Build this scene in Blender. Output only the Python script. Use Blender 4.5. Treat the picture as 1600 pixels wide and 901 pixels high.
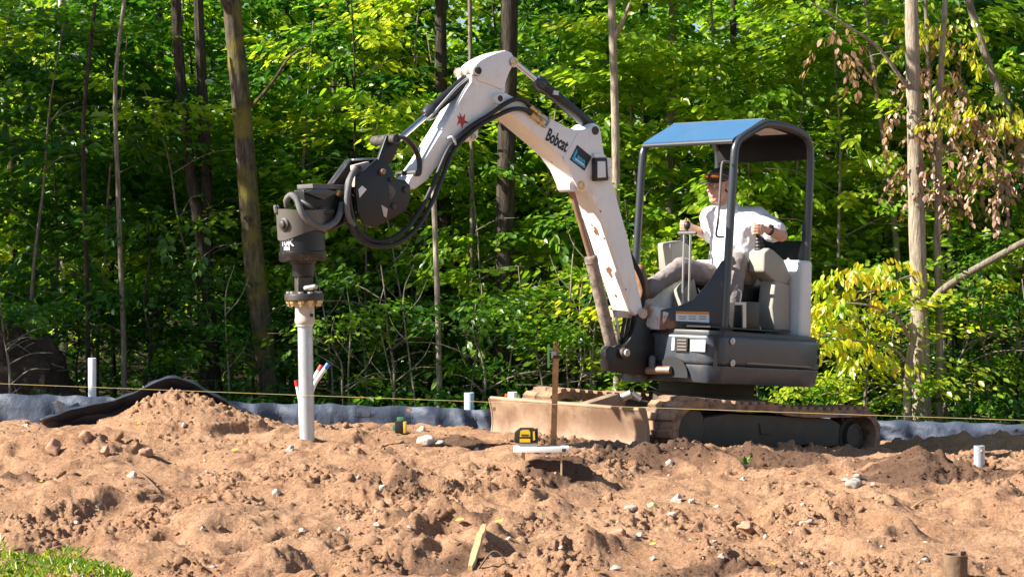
import bpy, bmesh, math, random
import numpy as np
from mathutils import Vector, Matrix, noise as mnoise

for o in list(bpy.data.objects): bpy.data.objects.remove(o)
SC = bpy.context.scene
COL = SC.collection
R = math.radians

# ------------------------------------------------------------------ camera
CAMZ, PIT, FPX = 1.5, R(1.02), 3111.1
cam = bpy.data.cameras.new('camera'); cam.lens = 70.0; cam.sensor_width = 36.0
cam.clip_start = 0.1; cam.clip_end = 2000
camo = bpy.data.objects.new('camera', cam); COL.objects.link(camo)
camo.location = (0, 0, CAMZ); camo.rotation_euler = (R(90) - PIT, 0, 0)
SC.camera = camo

# ------------------------------------------------------------------ light
SUN_EL = R(37)
SX, SY = -0.97, -0.22
_n = math.hypot(SX, SY); SX /= _n; SY /= _n
SUNV = Vector((SX*math.cos(SUN_EL), SY*math.cos(SUN_EL), math.sin(SUN_EL)))
W = bpy.data.worlds.new('World'); SC.world = W; W.use_nodes = True
nt = W.node_tree; bg = nt.nodes['Background']
sky = nt.nodes.new('ShaderNodeTexSky'); sky.sky_type = 'NISHITA'; sky.sun_disc = False
sky.sun_elevation = SUN_EL; sky.sun_rotation = math.atan2(SX, SY)
sky.altitude = 200; sky.air_density = 1.0; sky.dust_density = 0.6
nt.links.new(sky.outputs[0], bg.inputs[0]); bg.inputs[1].default_value = 0.055
sl = bpy.data.lights.new('sun', 'SUN'); sl.energy = 5.0; sl.angle = R(0.53); sl.color = (1.0, 0.93, 0.82)
so = bpy.data.objects.new('sun', sl); COL.objects.link(so)
so.rotation_euler = (-SUNV).to_track_quat('-Z', 'Y').to_euler(); so.location = (-20, -10, 30)
vs = SC.view_settings
vs.view_transform = 'Standard'; vs.look = 'None'; vs.gamma = 1.0; vs.use_curve_mapping = False
vs.exposure = 1.48
SC.render.engine = 'CYCLES'
cy = SC.cycles
cy.max_bounces = 6; cy.diffuse_bounces = 3; cy.glossy_bounces = 3; cy.transmission_bounces = 4
cy.transparent_max_bounces = 4; cy.use_denoising = True; cy.sample_clamp_indirect = 4.0
cy.caustics_reflective = False; cy.caustics_refractive = False

# ------------------------------------------------------------------ pixel helpers (pixel -> direction)
def pray(px, py):
    d = Vector(((px-800)/FPX, 1.0, -(py-450.5)/FPX)); c, s = math.cos(PIT), math.sin(PIT)
    return Vector((0, 0, CAMZ)), Vector((d.x, d.y*c+d.z*s, -d.y*s+d.z*c))
def at_y(px, py, Y):
    o, d = pray(px, py); return o + d*(Y/d.y)

# ------------------------------------------------------------------ object helpers
def tag(o, label=None, cat=None, group=None, kind=None):
    if label: o['label'] = label
    if cat: o['category'] = cat
    if group: o['group'] = group
    if kind: o['kind'] = kind
    return o
def thing(name, label, cat, loc=(0,0,0), group=None, mat=None):
    o = bpy.data.objects.new(name, None); COL.objects.link(o); o.empty_display_size = 0.1
    if mat is not None: o.matrix_world = mat
    else: o.location = loc
    tag(o, label, cat, group); MW[o.name] = mat.copy() if mat is not None else Matrix.Translation(Vector(loc))
    return o
MW = {}
def V(*a): return Vector(a)

class MB:
    def __init__(s): s.bm = bmesh.new()
    def face(s, pts):
        vs = [s.bm.verts.new(p) for p in pts]; return s.bm.faces.new(vs)
    def prism(s, pts, off):
        off = Vector(off); n = len(pts)
        a = [s.bm.verts.new(Vector(p)) for p in pts]; b = [s.bm.verts.new(Vector(p)+off) for p in pts]
        s.bm.faces.new(a); s.bm.faces.new(b[::-1])
        for i in range(n): s.bm.faces.new((a[i], b[i], b[(i+1) % n], a[(i+1) % n]))
        return s
    def loft(s, A, B):
        n = len(A); a = [s.bm.verts.new(Vector(p)) for p in A]; b = [s.bm.verts.new(Vector(p)) for p in B]
        s.bm.faces.new(a); s.bm.faces.new(b[::-1])
        for i in range(n): s.bm.faces.new((a[i], b[i], b[(i+1) % n], a[(i+1) % n]))
        return s
    def box(s, c, size, rot=None):
        c = Vector(c); h = Vector(size)/2; M = rot if rot else Matrix.Identity(3)
        vs = [s.bm.verts.new(c + M @ Vector((x*h.x, y*h.y, z*h.z))) for x in (-1,1) for y in (-1,1) for z in (-1,1)]
        for f in ((0,1,3,2),(4,6,7,5),(0,4,5,1),(2,3,7,6),(0,2,6,4),(1,5,7,3)): s.bm.faces.new([vs[i] for i in f])
        return s
    def cyl(s, p0, p1, r0, r1=None, seg=16): return s.tube([p0, p1], [r0, r0 if r1 is None else r1], seg)
    def tube(s, pts, r, seg=8, caps=True, flat=1.0):
        pts = [Vector(p) for p in pts]; n = len(pts)
        rs = list(r) if hasattr(r, '__len__') else [r]*n
        T = []
        for i in range(n):
            t = (pts[min(i+1, n-1)] - pts[max(i-1, 0)])
            T.append(t.normalized() if t.length > 1e-9 else (T[-1] if T else Vector((0,0,1))))
        up = Vector((0,0,1)) if abs(T[0].z) < 0.9 else Vector((0,1,0))
        N = T[0].cross(up).normalized(); rings = []
        for i in range(n):
            if i: 
                ax = T[i-1].cross(T[i])
                if ax.length > 1e-7: N = Matrix.Rotation(T[i-1].angle(T[i]), 3, ax.normalized()) @ N
            B = T[i].cross(N).normalized()
            rings.append([s.bm.verts.new(pts[i] + (N*math.cos(q) + B*math.sin(q)*flat)*rs[i]) for q in (2*math.pi*j/seg for j in range(seg))])
        for i in range(n-1):
            for j in range(seg):
                s.bm.faces.new((rings[i][j], rings[i][(j+1) % seg], rings[i+1][(j+1) % seg], rings[i+1][j]))
        if caps:
            s.bm.faces.new(rings[0][::-1]); s.bm.faces.new(rings[-1])
        return s
    def lathe(s, p0, axis, prof, seg=24):
        # prof: (distance along axis, radius)
        p0 = Vector(p0); ax = Vector(axis).normalized(); pts = [p0 + ax*d for d, r in prof]
        up = Vector((0,0,1)) if abs(ax.z) < .9 else Vector((1,0,0))
        N = ax.cross(up).normalized(); B = ax.cross(N).normalized()
        rings = [[s.bm.verts.new(p + (N*math.cos(q)+B*math.sin(q))*max(r, 1e-4)) for q in (2*math.pi*j/seg for j in range(seg))] for p, (d, r) in zip(pts, prof)]
        for i in range(len(rings)-1):
            for j in range(seg): s.bm.faces.new((rings[i][j], rings[i][(j+1) % seg], rings[i+1][(j+1) % seg], rings[i+1][j]))
        s.bm.faces.new(rings[0][::-1]); s.bm.faces.new(rings[-1])
        return s
    def ball(s, c, r, sc=(1,1,1), rot=None, sub=2):
        M = Matrix.Translation(Vector(c)) @ (rot.to_4x4() if rot else Matrix.Identity(4)) @ Matrix.Diagonal((r*sc[0], r*sc[1], r*sc[2], 1))
        bmesh.ops.create_icosphere(s.bm, subdivisions=sub, radius=1.0, matrix=M); return s
    def cap(s, p0, p1, r0, r1, seg=14):
        # tapered capsule
        p0 = Vector(p0); p1 = Vector(p1); d = p1-p0; L = max(d.length, 1e-4); ax = d/L; prof = []
        for k in range(5): q = -math.pi/2 + k*math.pi/8; prof.append((r0*math.sin(q), r0*math.cos(q)))
        for k in range(5): q = k*math.pi/8; prof.append((L + r1*math.sin(q), r1*math.cos(q)))
        return s.lathe(p0, ax, prof, seg)
    def bevel(s, w, seg=2, ang=35):
        bmesh.ops.recalc_face_normals(s.bm, faces=s.bm.faces)
        es = [e for e in s.bm.edges if len(e.link_faces) == 2 and e.calc_face_angle(0) > R(ang)]
        if es: bmesh.ops.bevel(s.bm, geom=es, offset=w, segments=seg, profile=0.6, affect='EDGES', clamp_overlap=True)
        return s
    def build(s, name, mat, parent=None, world=False, ang=38, smooth=True):
        bm = s.bm
        if world and parent is not None: bm.transform(MW[parent.name].inverted())
        bmesh.ops.recalc_face_normals(bm, faces=bm.faces)
        for f in bm.faces: f.smooth = smooth
        for e in bm.edges:
            if len(e.link_faces) == 2 and e.calc_face_angle(0) > R(ang): e.smooth = False
        me = bpy.data.meshes.new(name); bm.to_mesh(me); bm.free()
        return link(name, me, mat, parent)
def link(name, me, mat=None, parent=None):
    o = bpy.data.objects.new(name, me); COL.objects.link(o)
    if mat is not None and not me.materials: me.materials.append(mat)
    if parent is not None: o.parent = parent; MW[o.name] = MW[parent.name].copy() if parent.name in MW else Matrix.Identity(4)
    return o
def smoothpath(pts, n=8):
    # Catmull-Rom
    P = [Vector(p) for p in pts]; P = [P[0]*2-P[1]] + P + [P[-1]*2-P[-2]]; out = []
    for i in range(1, len(P)-2):
        for k in range(n):
            t = k/n; a, b, c, d = P[i-1], P[i], P[i+1], P[i+2]
            out.append(0.5*((2*b) + (c-a)*t + (2*a-5*b+4*c-d)*t*t + (3*b-a-3*c+d)*t**3))
    out.append(P[-2]); return out

# ------------------------------------------------------------------ materials
def newmat(name):
    m = bpy.data.materials.new(name); m.use_nodes = True; nt = m.node_tree
    return m, nt, nt.nodes['Principled BSDF'], nt.nodes, nt.links
def c4(c): return (c[0], c[1], c[2], 1.0)
def noise_node(N, L, scale, detail=6, rough=0.6, vec=None):
    n = N.new('ShaderNodeTexNoise'); n.inputs['Scale'].default_value = scale; n.inputs['Detail'].default_value = detail
    n.inputs['Roughness'].default_value = rough
    if vec is not None: L.new(vec, n.inputs['Vector'])
    return n
def ramp(N, L, fac, stops):
    r = N.new('ShaderNodeValToRGB'); cr = r.color_ramp
    while len(cr.elements) < len(stops): cr.elements.new(0.5)
    for e, (p, c) in zip(cr.elements, stops): e.position = p; e.color = c4(c) if len(c) == 3 else c
    L.new(fac, r.inputs[0]); return r
def mixc(N, L, fac, a, b):
    m = N.new('ShaderNodeMix'); m.data_type = 'RGBA'
    for sock, v in ((m.inputs[0], fac), (m.inputs[6], a), (m.inputs[7], b)):
        if hasattr(v, 'is_output'): L.new(v, sock)
        elif isinstance(v, (int, float)): sock.default_value = v
        else: sock.default_value = c4(v)
    return m.outputs[2]
def surf(name, base, rough=0.5, metal=0.0, dirt=None, dlo=0.5, dhi=0.7, dscale=6.0, chips=None, clo=.66, cscale=9.0, bump=0.0, bscale=60.0, var=0.08, spec=0.5, coat=0.0, wear=None, streak=None):
    """paint / metal / plastic with uneven tone, dust film, chips and fine relief"""
    m, nt, b, N, L = newmat(name)
    tc = N.new('ShaderNodeTexCoord').outputs['Object']
    n1 = noise_node(N, L, 3.1, 5, .6, tc)
    lo = tuple(max(0, x*(1-var)) for x in base); hi = tuple(x*(1+var) for x in base)
    col = ramp(N, L, n1.outputs[0], [(.3, lo), (.7, hi)]).outputs[0]
    rr = rough
    if dirt:
        n2 = noise_node(N, L, dscale, 9, .68, tc)
        f = ramp(N, L, n2.outputs[0], [(dlo, (0,0,0)), (dhi, (1,1,1))]).outputs[0]
        col = mixc(N, L, f, col, dirt)
        mr = N.new('ShaderNodeMapRange'); mr.inputs[3].default_value = rough; mr.inputs[4].default_value = min(1, rough+.45)
        L.new(f, mr.inputs[0]); L.new(mr.outputs[0], b.inputs['Roughness'])
    else: b.inputs['Roughness'].default_value = rough
    if streak:
        mp = N.new('ShaderNodeMapping'); mp.inputs['Scale'].default_value = (9, 9, 1.1); L.new(tc, mp.inputs[0])
        ns = noise_node(N, L, 2.2, 6, .65, mp.outputs[0]); fs = ramp(N, L, ns.outputs[0], [(.56, (0,0,0)), (.80, (.6,.6,.6))]).outputs[0]
        col = mixc(N, L, fs, col, streak)
    if wear:
        ge = N.new('ShaderNodeNewGeometry'); nw = noise_node(N, L, 24, 4, .7, tc)
        ad = N.new('ShaderNodeMath'); ad.operation = 'MULTIPLY_ADD'; L.new(nw.outputs[0], ad.inputs[0]); ad.inputs[1].default_value = .12; L.new(ge.outputs['Pointiness'], ad.inputs[2])
        fw = ramp(N, L, ad.outputs[0], [(.628, (0,0,0)), (.66, (1,1,1))]).outputs[0]; col = mixc(N, L, fw, col, wear)
    if chips:
        n3 = noise_node(N, L, cscale, 3, .5, tc)
        f3 = ramp(N, L, n3.outputs[0], [(clo, (0,0,0)), (clo+.012, (1,1,1))]).outputs[0]
        col = mixc(N, L, f3, col, chips)
    L.new(col, b.inputs['Base Color'])
    b.inputs['Metallic'].default_value = metal; b.inputs['Specular IOR Level'].default_value = spec
    b.inputs['Coat Weight'].default_value = coat; b.inputs['Coat Roughness'].default_value = .15
    if bump:
        n4 = noise_node(N, L, bscale, 6, .6, tc); bp = N.new('ShaderNodeBump'); bp.inputs['Strength'].default_value = bump; bp.inputs['Distance'].default_value = .01
        L.new(n4.outputs[0], bp.inputs['Height']); L.new(bp.outputs[0], b.inputs['Normal'])
    return m
MUD = (.36, .21, .125)
M = {}
M['white'] = surf('cream_paint', (.82,.82,.81), .34, wear=(.24,.14,.09), streak=(.64,.56,.48), dirt=(.55,.43,.32), dlo=.60, dhi=.92, dscale=3.0, chips=(.22,.10,.055), clo=.735, cscale=7.0, var=.05, spec=.5)
M['hood'] = surf('white_hood_paint', (.70,.71,.70), .33, streak=(.5,.42,.33), dirt=(.55,.45,.34), dlo=.55, dhi=.95, dscale=5.0, var=.04)
M['dark'] = surf('charcoal_paint', (.040,.049,.065), .36, wear=(.20,.17,.14), streak=(.085,.068,.055), dirt=(.17,.12,.09), dlo=.50, dhi=.90, dscale=4.0, bump=.05, bscale=90, spec=.6)
M['black'] = surf('black_steel', (.008,.008,.0095), .40, wear=(.10,.09,.08), dirt=(.07,.052,.042), dlo=.58, dhi=.95, dscale=6.0, bump=.08, bscale=70)
M['tube'] = surf('black_tube_paint', (.030,.034,.042), .30, dirt=(.12,.10,.08), dlo=.6, dhi=.95, dscale=5.0, spec=.7)
M['rubber'] = surf('hose_rubber', (.014,.014,.015), .5, dirt=(.10,.08,.06), dlo=.58, dhi=.9, dscale=9.0)
M['wrap'] = surf('grey_hose_wrap', (.12,.12,.125), .6, dirt=(.22,.20,.18), dlo=.5, dhi=.85, dscale=20.0, bump=.5, bscale=160)
M['castiron'] = surf('dusty_casting', (.035,.032,.030), .5, dirt=(.16,.11,.08), dlo=.45, dhi=.8, dscale=7.0, bump=.15, bscale=60)
M['track'] = surf('muddy_track_rubber', (.07,.055,.045), .8, dirt=MUD, dlo=.34, dhi=.58, dscale=9.0, bump=.4, bscale=50)
M['trackframe'] = surf('muddy_track_frame', (.045,.040,.030), .7, dirt=(.13,.09,.06), dlo=.4, dhi=.85, dscale=5.0, bump=.2, bscale=40)
M['blade'] = surf('worn_blade_steel', (.24,.145,.092), .52, metal=.2, streak=(.12,.07,.05), dirt=(.40,.29,.195), dlo=.42, dhi=.7, dscale=3.2, chips=(.13,.07,.045), clo=.72, cscale=6, bump=.12, bscale=45, var=.18)
M['chrome'] = surf('chromed_rod', (.62,.62,.62), .16, metal=1.0, var=.04)
M['rustrod'] = surf('rusty_rod', (.28,.17,.12), .45, metal=.4, dirt=(.4,.28,.2), dlo=.45, dhi=.8, dscale=14)
M['barrelmud'] = surf('muddy_cylinder_barrel', (.10,.085,.072), .55, dirt=(.36,.28,.215), dlo=.38, dhi=.62, dscale=16.0, bump=.25, bscale=60)
M['galv'] = surf('galvanised_pipe', (.50,.54,.58), .34, metal=.5, streak=(.42,.43,.43), dirt=(.44,.45,.45), dlo=.45, dhi=.8, dscale=18.0, var=.1, bump=.05)
M['flange'] = surf('pale_cast_adaptor', (.55,.47,.40), .5, dirt=(.30,.17,.10), dlo=.5, dhi=.75, dscale=20.0, bump=.15)
M['brass'] = surf('brass_bolt', (.62,.45,.20), .35, metal=.7, var=.1)
M['bolt'] = surf('steel_bolt', (.45,.44,.42), .4, metal=.8, var=.1)
M['beige'] = surf('beige_console_plastic', (.29,.285,.245), .5, dirt=(.42,.33,.23), dlo=.52, dhi=.95, dscale=6.0, var=.05, bump=.05, bscale=220)
M['plastic'] = surf('black_plastic', (.020,.020,.021), .45, dirt=(.10,.08,.06), dlo=.6, dhi=.95, dscale=12.0)
M['visor'] = surf('sky_sheen_visor', (.06,.16,.34), .14, spec=.9, coat=.6, var=.05)  # blue of the reflected sky is painted into the base colour
M['roofin'] = surf('roof_lining', (.012,.012,.013), .6, var=.15, spec=.2)
M['glasslens'] = surf('lamp_lens', (.72,.74,.76), .18, var=.04)
M['paper'] = surf('white_decal', (.75,.76,.78), .45, dirt=(.5,.45,.4), dlo=.6, dhi=.9, dscale=40)
M['orange'] = surf('orange_decal', (.75,.28,.03), .45)
M['red'] = surf('red_decal', (.42,.03,.02), .45)
M['cyan'] = surf('cyan_decal', (.03,.42,.72), .4)
M['ink'] = surf('black_decal', (.012,.012,.014), .5)
M['inkwhite'] = surf('white_lettering', (.75,.75,.75), .5)
M['plate'] = surf('cream_plate', (.72,.66,.47), .45, dirt=(.5,.4,.28), dlo=.6, dhi=.9)
M['wood'] = surf('stake_wood', (.55,.30,.11), .7, dirt=(.24,.12,.05), dlo=.45, dhi=.7, dscale=14, bump=.2, bscale=40, var=.15)
M['palewood'] = surf('pale_splinter_wood', (.62,.42,.22), .7, dirt=(.4,.24,.11), dlo=.5, dhi=.8, dscale=20, bump=.2)
M['board'] = surf('white_board', (.80,.79,.76), .5, dirt=(.5,.38,.28), dlo=.6, dhi=.9, dscale=15)
M['pvc'] = surf('white_pvc', (.80,.81,.84), .35, dirt=(.55,.45,.38), dlo=.62, dhi=.95, dscale=15)
M['pvcblue'] = surf('pale_blue_pvc', (.42,.56,.74), .4, dirt=(.5,.42,.36), dlo=.65, dhi=.95, dscale=15)
M['redcap'] = surf('red_cap', (.62,.035,.03), .4)
M['bluecap'] = surf('blue_cap', (.05,.16,.62), .4)
M['rustpipe'] = surf('rusty_pipe', (.12,.075,.045), .8, dirt=(.25,.15,.09), dlo=.4, dhi=.75, dscale=18, bump=.4)
M['yellow'] = surf('yellow_plastic', (.80,.50,.02), .4, var=.05)
M['greenplastic'] = surf('green_plastic', (.22,.55,.16), .4)
M['greenglass'] = surf('green_lens', (.08,.24,.13), .25)
M['string'] = surf('yellow_string', (.38,.29,.11), .8)
M['skin'] = surf('skin', (.56,.32,.23), .5, var=.10, bump=.05, bscale=180)
M['shirt'] = surf('white_cotton', (.70,.69,.73), .85, var=.03, bump=.8, bscale=9, dirt=(.6,.55,.52), dlo=.62, dhi=1.0, dscale=7)
M['trousers'] = surf('taupe_work_trousers', (.225,.195,.190), .85, dirt=(.29,.245,.225), dlo=.45, dhi=.9, dscale=4, bump=.6, bscale=14, var=.06)
M['boot'] = surf('tan_work_boot', (.24,.115,.05), .6, dirt=(.36,.22,.13), dlo=.5, dhi=.8, dscale=14, bump=.2)
M['cap'] = surf('charcoal_cap', (.055,.05,.05), .8, var=.1, bump=.1, bscale=300)
M['lens'] = surf('orange_mirror_lens', (.85,.25,.02), .12, metal=.5, coat=.5)
M['hair'] = surf('dark_hair', (.05,.035,.025), .7)

# ------------------------------------------------------------------ machine frame (needed by the terrain)
TH, MPITCH = R(43), R(4)
_u0 = V(-math.cos(TH), -math.sin(TH), 0); _v = V(math.sin(TH), -math.cos(TH), 0); _k0 = V(0,0,1)
_u = _u0*math.cos(MPITCH) + _k0*math.sin(MPITCH); _k = -_u0*math.sin(MPITCH) + _k0*math.cos(MPITCH)
MC = V(1.446, 15.0, 0.06)
MACH = Matrix(((_u.x,_v.x,_k.x,MC.x),(_u.y,_v.y,_k.y,MC.y),(_u.z,_v.z,_k.z,MC.z),(0,0,0,1)))
MINV = MACH.inverted()
def mray(px, py):
    o, d = pray(px, py); return MINV @ o, MINV.to_3x3() @ d
def onb(px, py, b):
    o, d = mray(px, py); return o + d*((b-o.y)/d.y)
def ona(px, py, a):
    o, d = mray(px, py); return o + d*((a-o.x)/d.x)
def onz(px, py, z):
    o, d = mray(px, py); return o + d*((z-o.z)/d.z)
def onplane(px, py, p, n):
    o, d = mray(px, py); n = Vector(n); return o + d*((Vector(p)-o).dot(n)/d.dot(n))

# ------------------------------------------------------------------ noise
def _hash(ix, iy, seed):
    h = (ix.astype(np.int64)*374761393 + iy.astype(np.int64)*668265263 + seed*1442695041) & 0x7fffffff
    h = ((h ^ (h >> 13))*1274126177) & 0x7fffffff
    return (h ^ (h >> 16)) & 0xffff
def gnoise(x, y, seed=0):
    x0 = np.floor(x); y0 = np.floor(y); fx = x-x0; fy = y-y0
    u = fx*fx*fx*(fx*(fx*6-15)+10); w = fy*fy*fy*(fy*(fy*6-15)+10); r = 0
    def g(ix, iy, dx, dy):
        a = _hash(ix, iy, seed)*(2*np.pi/65536); return np.cos(a)*dx + np.sin(a)*dy
    n00 = g(x0, y0, fx, fy); n10 = g(x0+1, y0, fx-1, fy); n01 = g(x0, y0+1, fx, fy-1); n11 = g(x0+1, y0+1, fx-1, fy-1)
    return ((n00*(1-u)+n10*u)*(1-w) + (n01*(1-u)+n11*u)*w)*1.5
def fbm(x, y, oct=4, seed=0, gain=.5):
    s = 0; a = 1.0; f = 1.0
    for i in range(oct): s = s + a*gnoise(x*f+i*17.3, y*f+i*9.1, seed+i); a *= gain; f *= 2.03
    return s
def sst(a, b, x):
    t = np.clip((x-a)/(b-a), 0, 1); return t*t*(3-2*t)
def interp(x, xs, ys): return np.interp(x, xs, ys)

# mounds / ridges / hollows read off the photograph: (px, py, Y, half width m along x, along y, height m, rotation deg, lumpiness)
def gxy(px, py, z):
    o, d = pray(px, py); p = o + d*((z-o.z)/d.z); return p.x, p.y
FEAT = []
def feat(px, py, z, rx, ry, h, rot=0, lump=.5):
    x, y = gxy(px, py, z); FEAT.append((x, y, rx, ry, h, R(rot), lump))
# tarp mound is placed by hand below
feat(610, 752, .22, .50, .30, .07, 12, 1.0)
feat(700, 800, .17, .45, .24, .065, 25, 1.0)
feat(640, 850, .12, .34, .26, .05, 10, .8)
feat(300, 830, .10, .45, .40, .06, -10, .3)
feat(60, 705, .25, .45, .30, .06, 0, .9)
feat(110, 800, .10, .50, .35, .05, 10, .5)
feat(850, 790, .14, .26, .30, .06, 20, 1.1)
feat(870, 745, .17, .40, .22, .06, 5, .7)
feat(1090, 735, .10, .40, .22, .09, -8, .8)
feat(1130, 705, .18, .60, .20, .07, -8, .8)
feat(1450, 742, .10, .55, .30, .07, -6, .7)
feat(1380, 735, .10, .25, .25, .04, 0, .7)
feat(1290, 810, .10, .38, .30, .06, -15, .5)
feat(1345, 822, .08, .20, .14, -.10, -20, .9)
feat(1545, 790, .08, .30, .25, .08, -10, .6)
feat(1590, 822, .08, .20, .18, -.09, -30, .9)
feat(1120, 905, .06, .34, .16, -.09, 10, .8)
feat(660, 890, .06, .34, .18, -.05, -6, .9)
feat(960, 690, .24, .35, .16, .02, -10, .9)
feat(720, 690, .26, .36, .20, .01, 0, 1.0)
feat(870, 705, .22, .30, .16, .01, 0, 1.0)
feat(30, 760, .12, .42, .16, -.06, 10, .6)
feat(1480, 690, .0, .35, .28, .045, 0, .8)
feat(1560, 690, .0, .45, .30, .035, 0, .8)
feat(1290, 745, .08, .45, .30, -.05, 0, .4)

_r = random.Random(12)
for _k in range(20):      # furrows and windrows left by bucket and tracks
    feat(_r.uniform(20, 1580), _r.uniform(735, 900), .1, _r.uniform(.28, .6), _r.uniform(.09, .16), _r.choice((.035, .045, -.05, .055)), _r.uniform(25, 75)*_r.choice((1, 1, -1)), .9)
MOUND = (at_y(272, 640, 13.95).x, 13.95)
PILE_XY = (at_y(481, 685, 12.87).x, 12.87)
def base_h(x, y):
    left = interp(y, [0, 7.5, 9.0, 11.5, 12.6, 14.1, 14.8, 16.2, 17.5, 24, 60, 400], [.02, .04, .08, .17, .245, .275, .20, -.06, -.24, -.28, .1, 8])
    right = interp(y, [0, 7.5, 9.0, 11.5, 12.6, 13.3, 14.5, 16.2, 17.5, 24, 60, 400], [.0, .03, .06, .10, .13, .10, .0, -.06, -.19, -.28, .1, 8])
    t = sst(.35, 1.1, x - (y-13)*.25)
    return left*(1-t) + right*t
def height(x, y, fine=True):
    x = np.asarray(x, float); y = np.asarray(y, float)
    h = base_h(x, y)
    dirt = (1-sst(17.0, 17.8, y))*sst(5.5, 7.0, y)
    wx = x + .10*gnoise(x*2.1, y*2.1, 71); wy = y + .10*gnoise(x*2.1+5, y*2.1, 72)
    h = h + dirt*(.060*fbm(wx*1.3, wy*1.3, 3, 3) + .028*fbm(wx*4.2, wy*4.2, 3, 9))
    h = h + (1-dirt)*(.08*fbm(x*.35, y*.35, 3, 33))
    for (fx, fy, rx, ry, a, rot, lump) in FEAT:
        dx = x-fx; dy = y-fy; c, s = math.cos(rot), math.sin(rot)
        q = ((dx*c+dy*s)/rx)**2 + ((-dx*s+dy*c)/ry)**2
        k = np.exp(-q*1.6)
        h = h + 1.35*a*k*(1 + lump*1.1*gnoise(wx*7+fx*3, wy*7+fy*5, 40))
    # spoil mound with the sheet behind it
    dx = x-MOUND[0]; dy = y-MOUND[1]
    q = np.sqrt((dx/np.where(dx < 0, .50, .58))**2 + (dy/.42)**2) + .10*fbm(x*3, y*3, 3, 51)
    h = np.maximum(h, h*.0 + .32 + .215*np.clip(1.05-q, -1, 1)*np.where(q < 1, 1, 3))
    # ridge scraped up by the blade, tracks bedded in
    ca = (x-MC.x)*_u0.x + (y-MC.y)*_u0.y; cb = (x-MC.x)*_v.x + (y-MC.y)*_v.y
    bed = sst(1.75, 1.35, np.abs(cb)*1.25)*sst(1.62, 1.35, ca)*sst(-1.9, -1.35, ca)
    h = h*(1-bed) + bed*(MC.z - .035 + ca*math.tan(MPITCH) + .012*fbm(x*5, y*5, 2, 8))
    lim = .195 + .02*fbm(x*4, y*4, 2, 88) + .05*np.maximum(0, ca-2.1) + .07*np.maximum(0, -cb-.8)
    kk = sst(1.0, .75, np.abs(cb-.05)*.8)*sst(2.7, 2.0, ca)*sst(1.2, 1.4, ca)
    h = h - kk*np.maximum(0, h-lim)
    k = np.exp(-((ca-1.80)/.17)**2)*sst(1.1, .7, np.abs(cb+.05))
    h = h + .03*k*(1+.5*gnoise(x*6, y*6, 77))
    k = np.exp(-((cb-1.12)/.16)**2)*sst(1.7, 1.1, np.abs(ca-.55))
    h = h + .085*k*(1+.6*gnoise(x*6, y*6, 78))
    k = np.exp(-(((x-PILE_XY[0])/.22)**2 + ((y-PILE_XY[1]+.02)/.2)**2)); h = h + .03*k
    if fine:
        rg = .10 + .95*sst(-.05, .55, fbm(x*1.1+3, y*1.1, 3, 21)) + .35*damp_shade(x, y)
        b1 = np.abs(gnoise(wx*11, wy*11, 13)); b2 = np.abs(gnoise(wx*24, wy*24, 14))
        cl = np.maximum(0, gnoise(wx*17, wy*17, 15)-.12); c2 = np.maximum(0, gnoise(wx*38, wy*38, 16)-.08)
        h = h + dirt*rg*(.034*b1 + .016*b2 + .046*cl + .024*c2 - .014) + dirt*(.004*gnoise(wx*60, wy*60, 17) + .0025*gnoise(wx*110, wy*110, 18))
    return h
def H(x, y): return float(height(np.array([x]), np.array([y]))[0])
def ground(px, py, lo=7.0, hi=18.5):
    o, d = pray(px, py); t = np.arange(lo, hi, .01); X = d.x/d.y*t; Z = o.z + d.z/d.y*t
    h = height(X, t); hit = np.nonzero(Z <= h)[0]
    i = hit[0] if len(hit) else len(t)-1
    return Vector((X[i], t[i], h[i]))

def grid_mesh(name, X, Y, Z):
    nr, nc = X.shape; me = bpy.data.meshes.new(name)
    co = np.stack([X, Y, Z], -1).reshape(-1, 3).astype(np.float32)
    idx = np.arange(nr*nc).reshape(nr, nc)
    q = np.stack([idx[:-1,:-1], idx[:-1,1:], idx[1:,1:], idx[1:,:-1]], -1).reshape(-1, 4)
    fast_mesh(me, co, q); return me
def fast_mesh(me, co, faces):
    nf, k = faces.shape
    me.vertices.add(len(co)); me.vertices.foreach_set('co', co.astype(np.float32).ravel())
    me.loops.add(nf*k); me.loops.foreach_set('vertex_index', faces.astype(np.int32).ravel())
    me.polygons.add(nf); me.polygons.foreach_set('loop_start', np.arange(0, nf*k, k, dtype=np.int32))
    me.update(calc_edges=True)
    me.polygons.foreach_set('use_smooth', np.ones(nf, dtype=bool))

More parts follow.
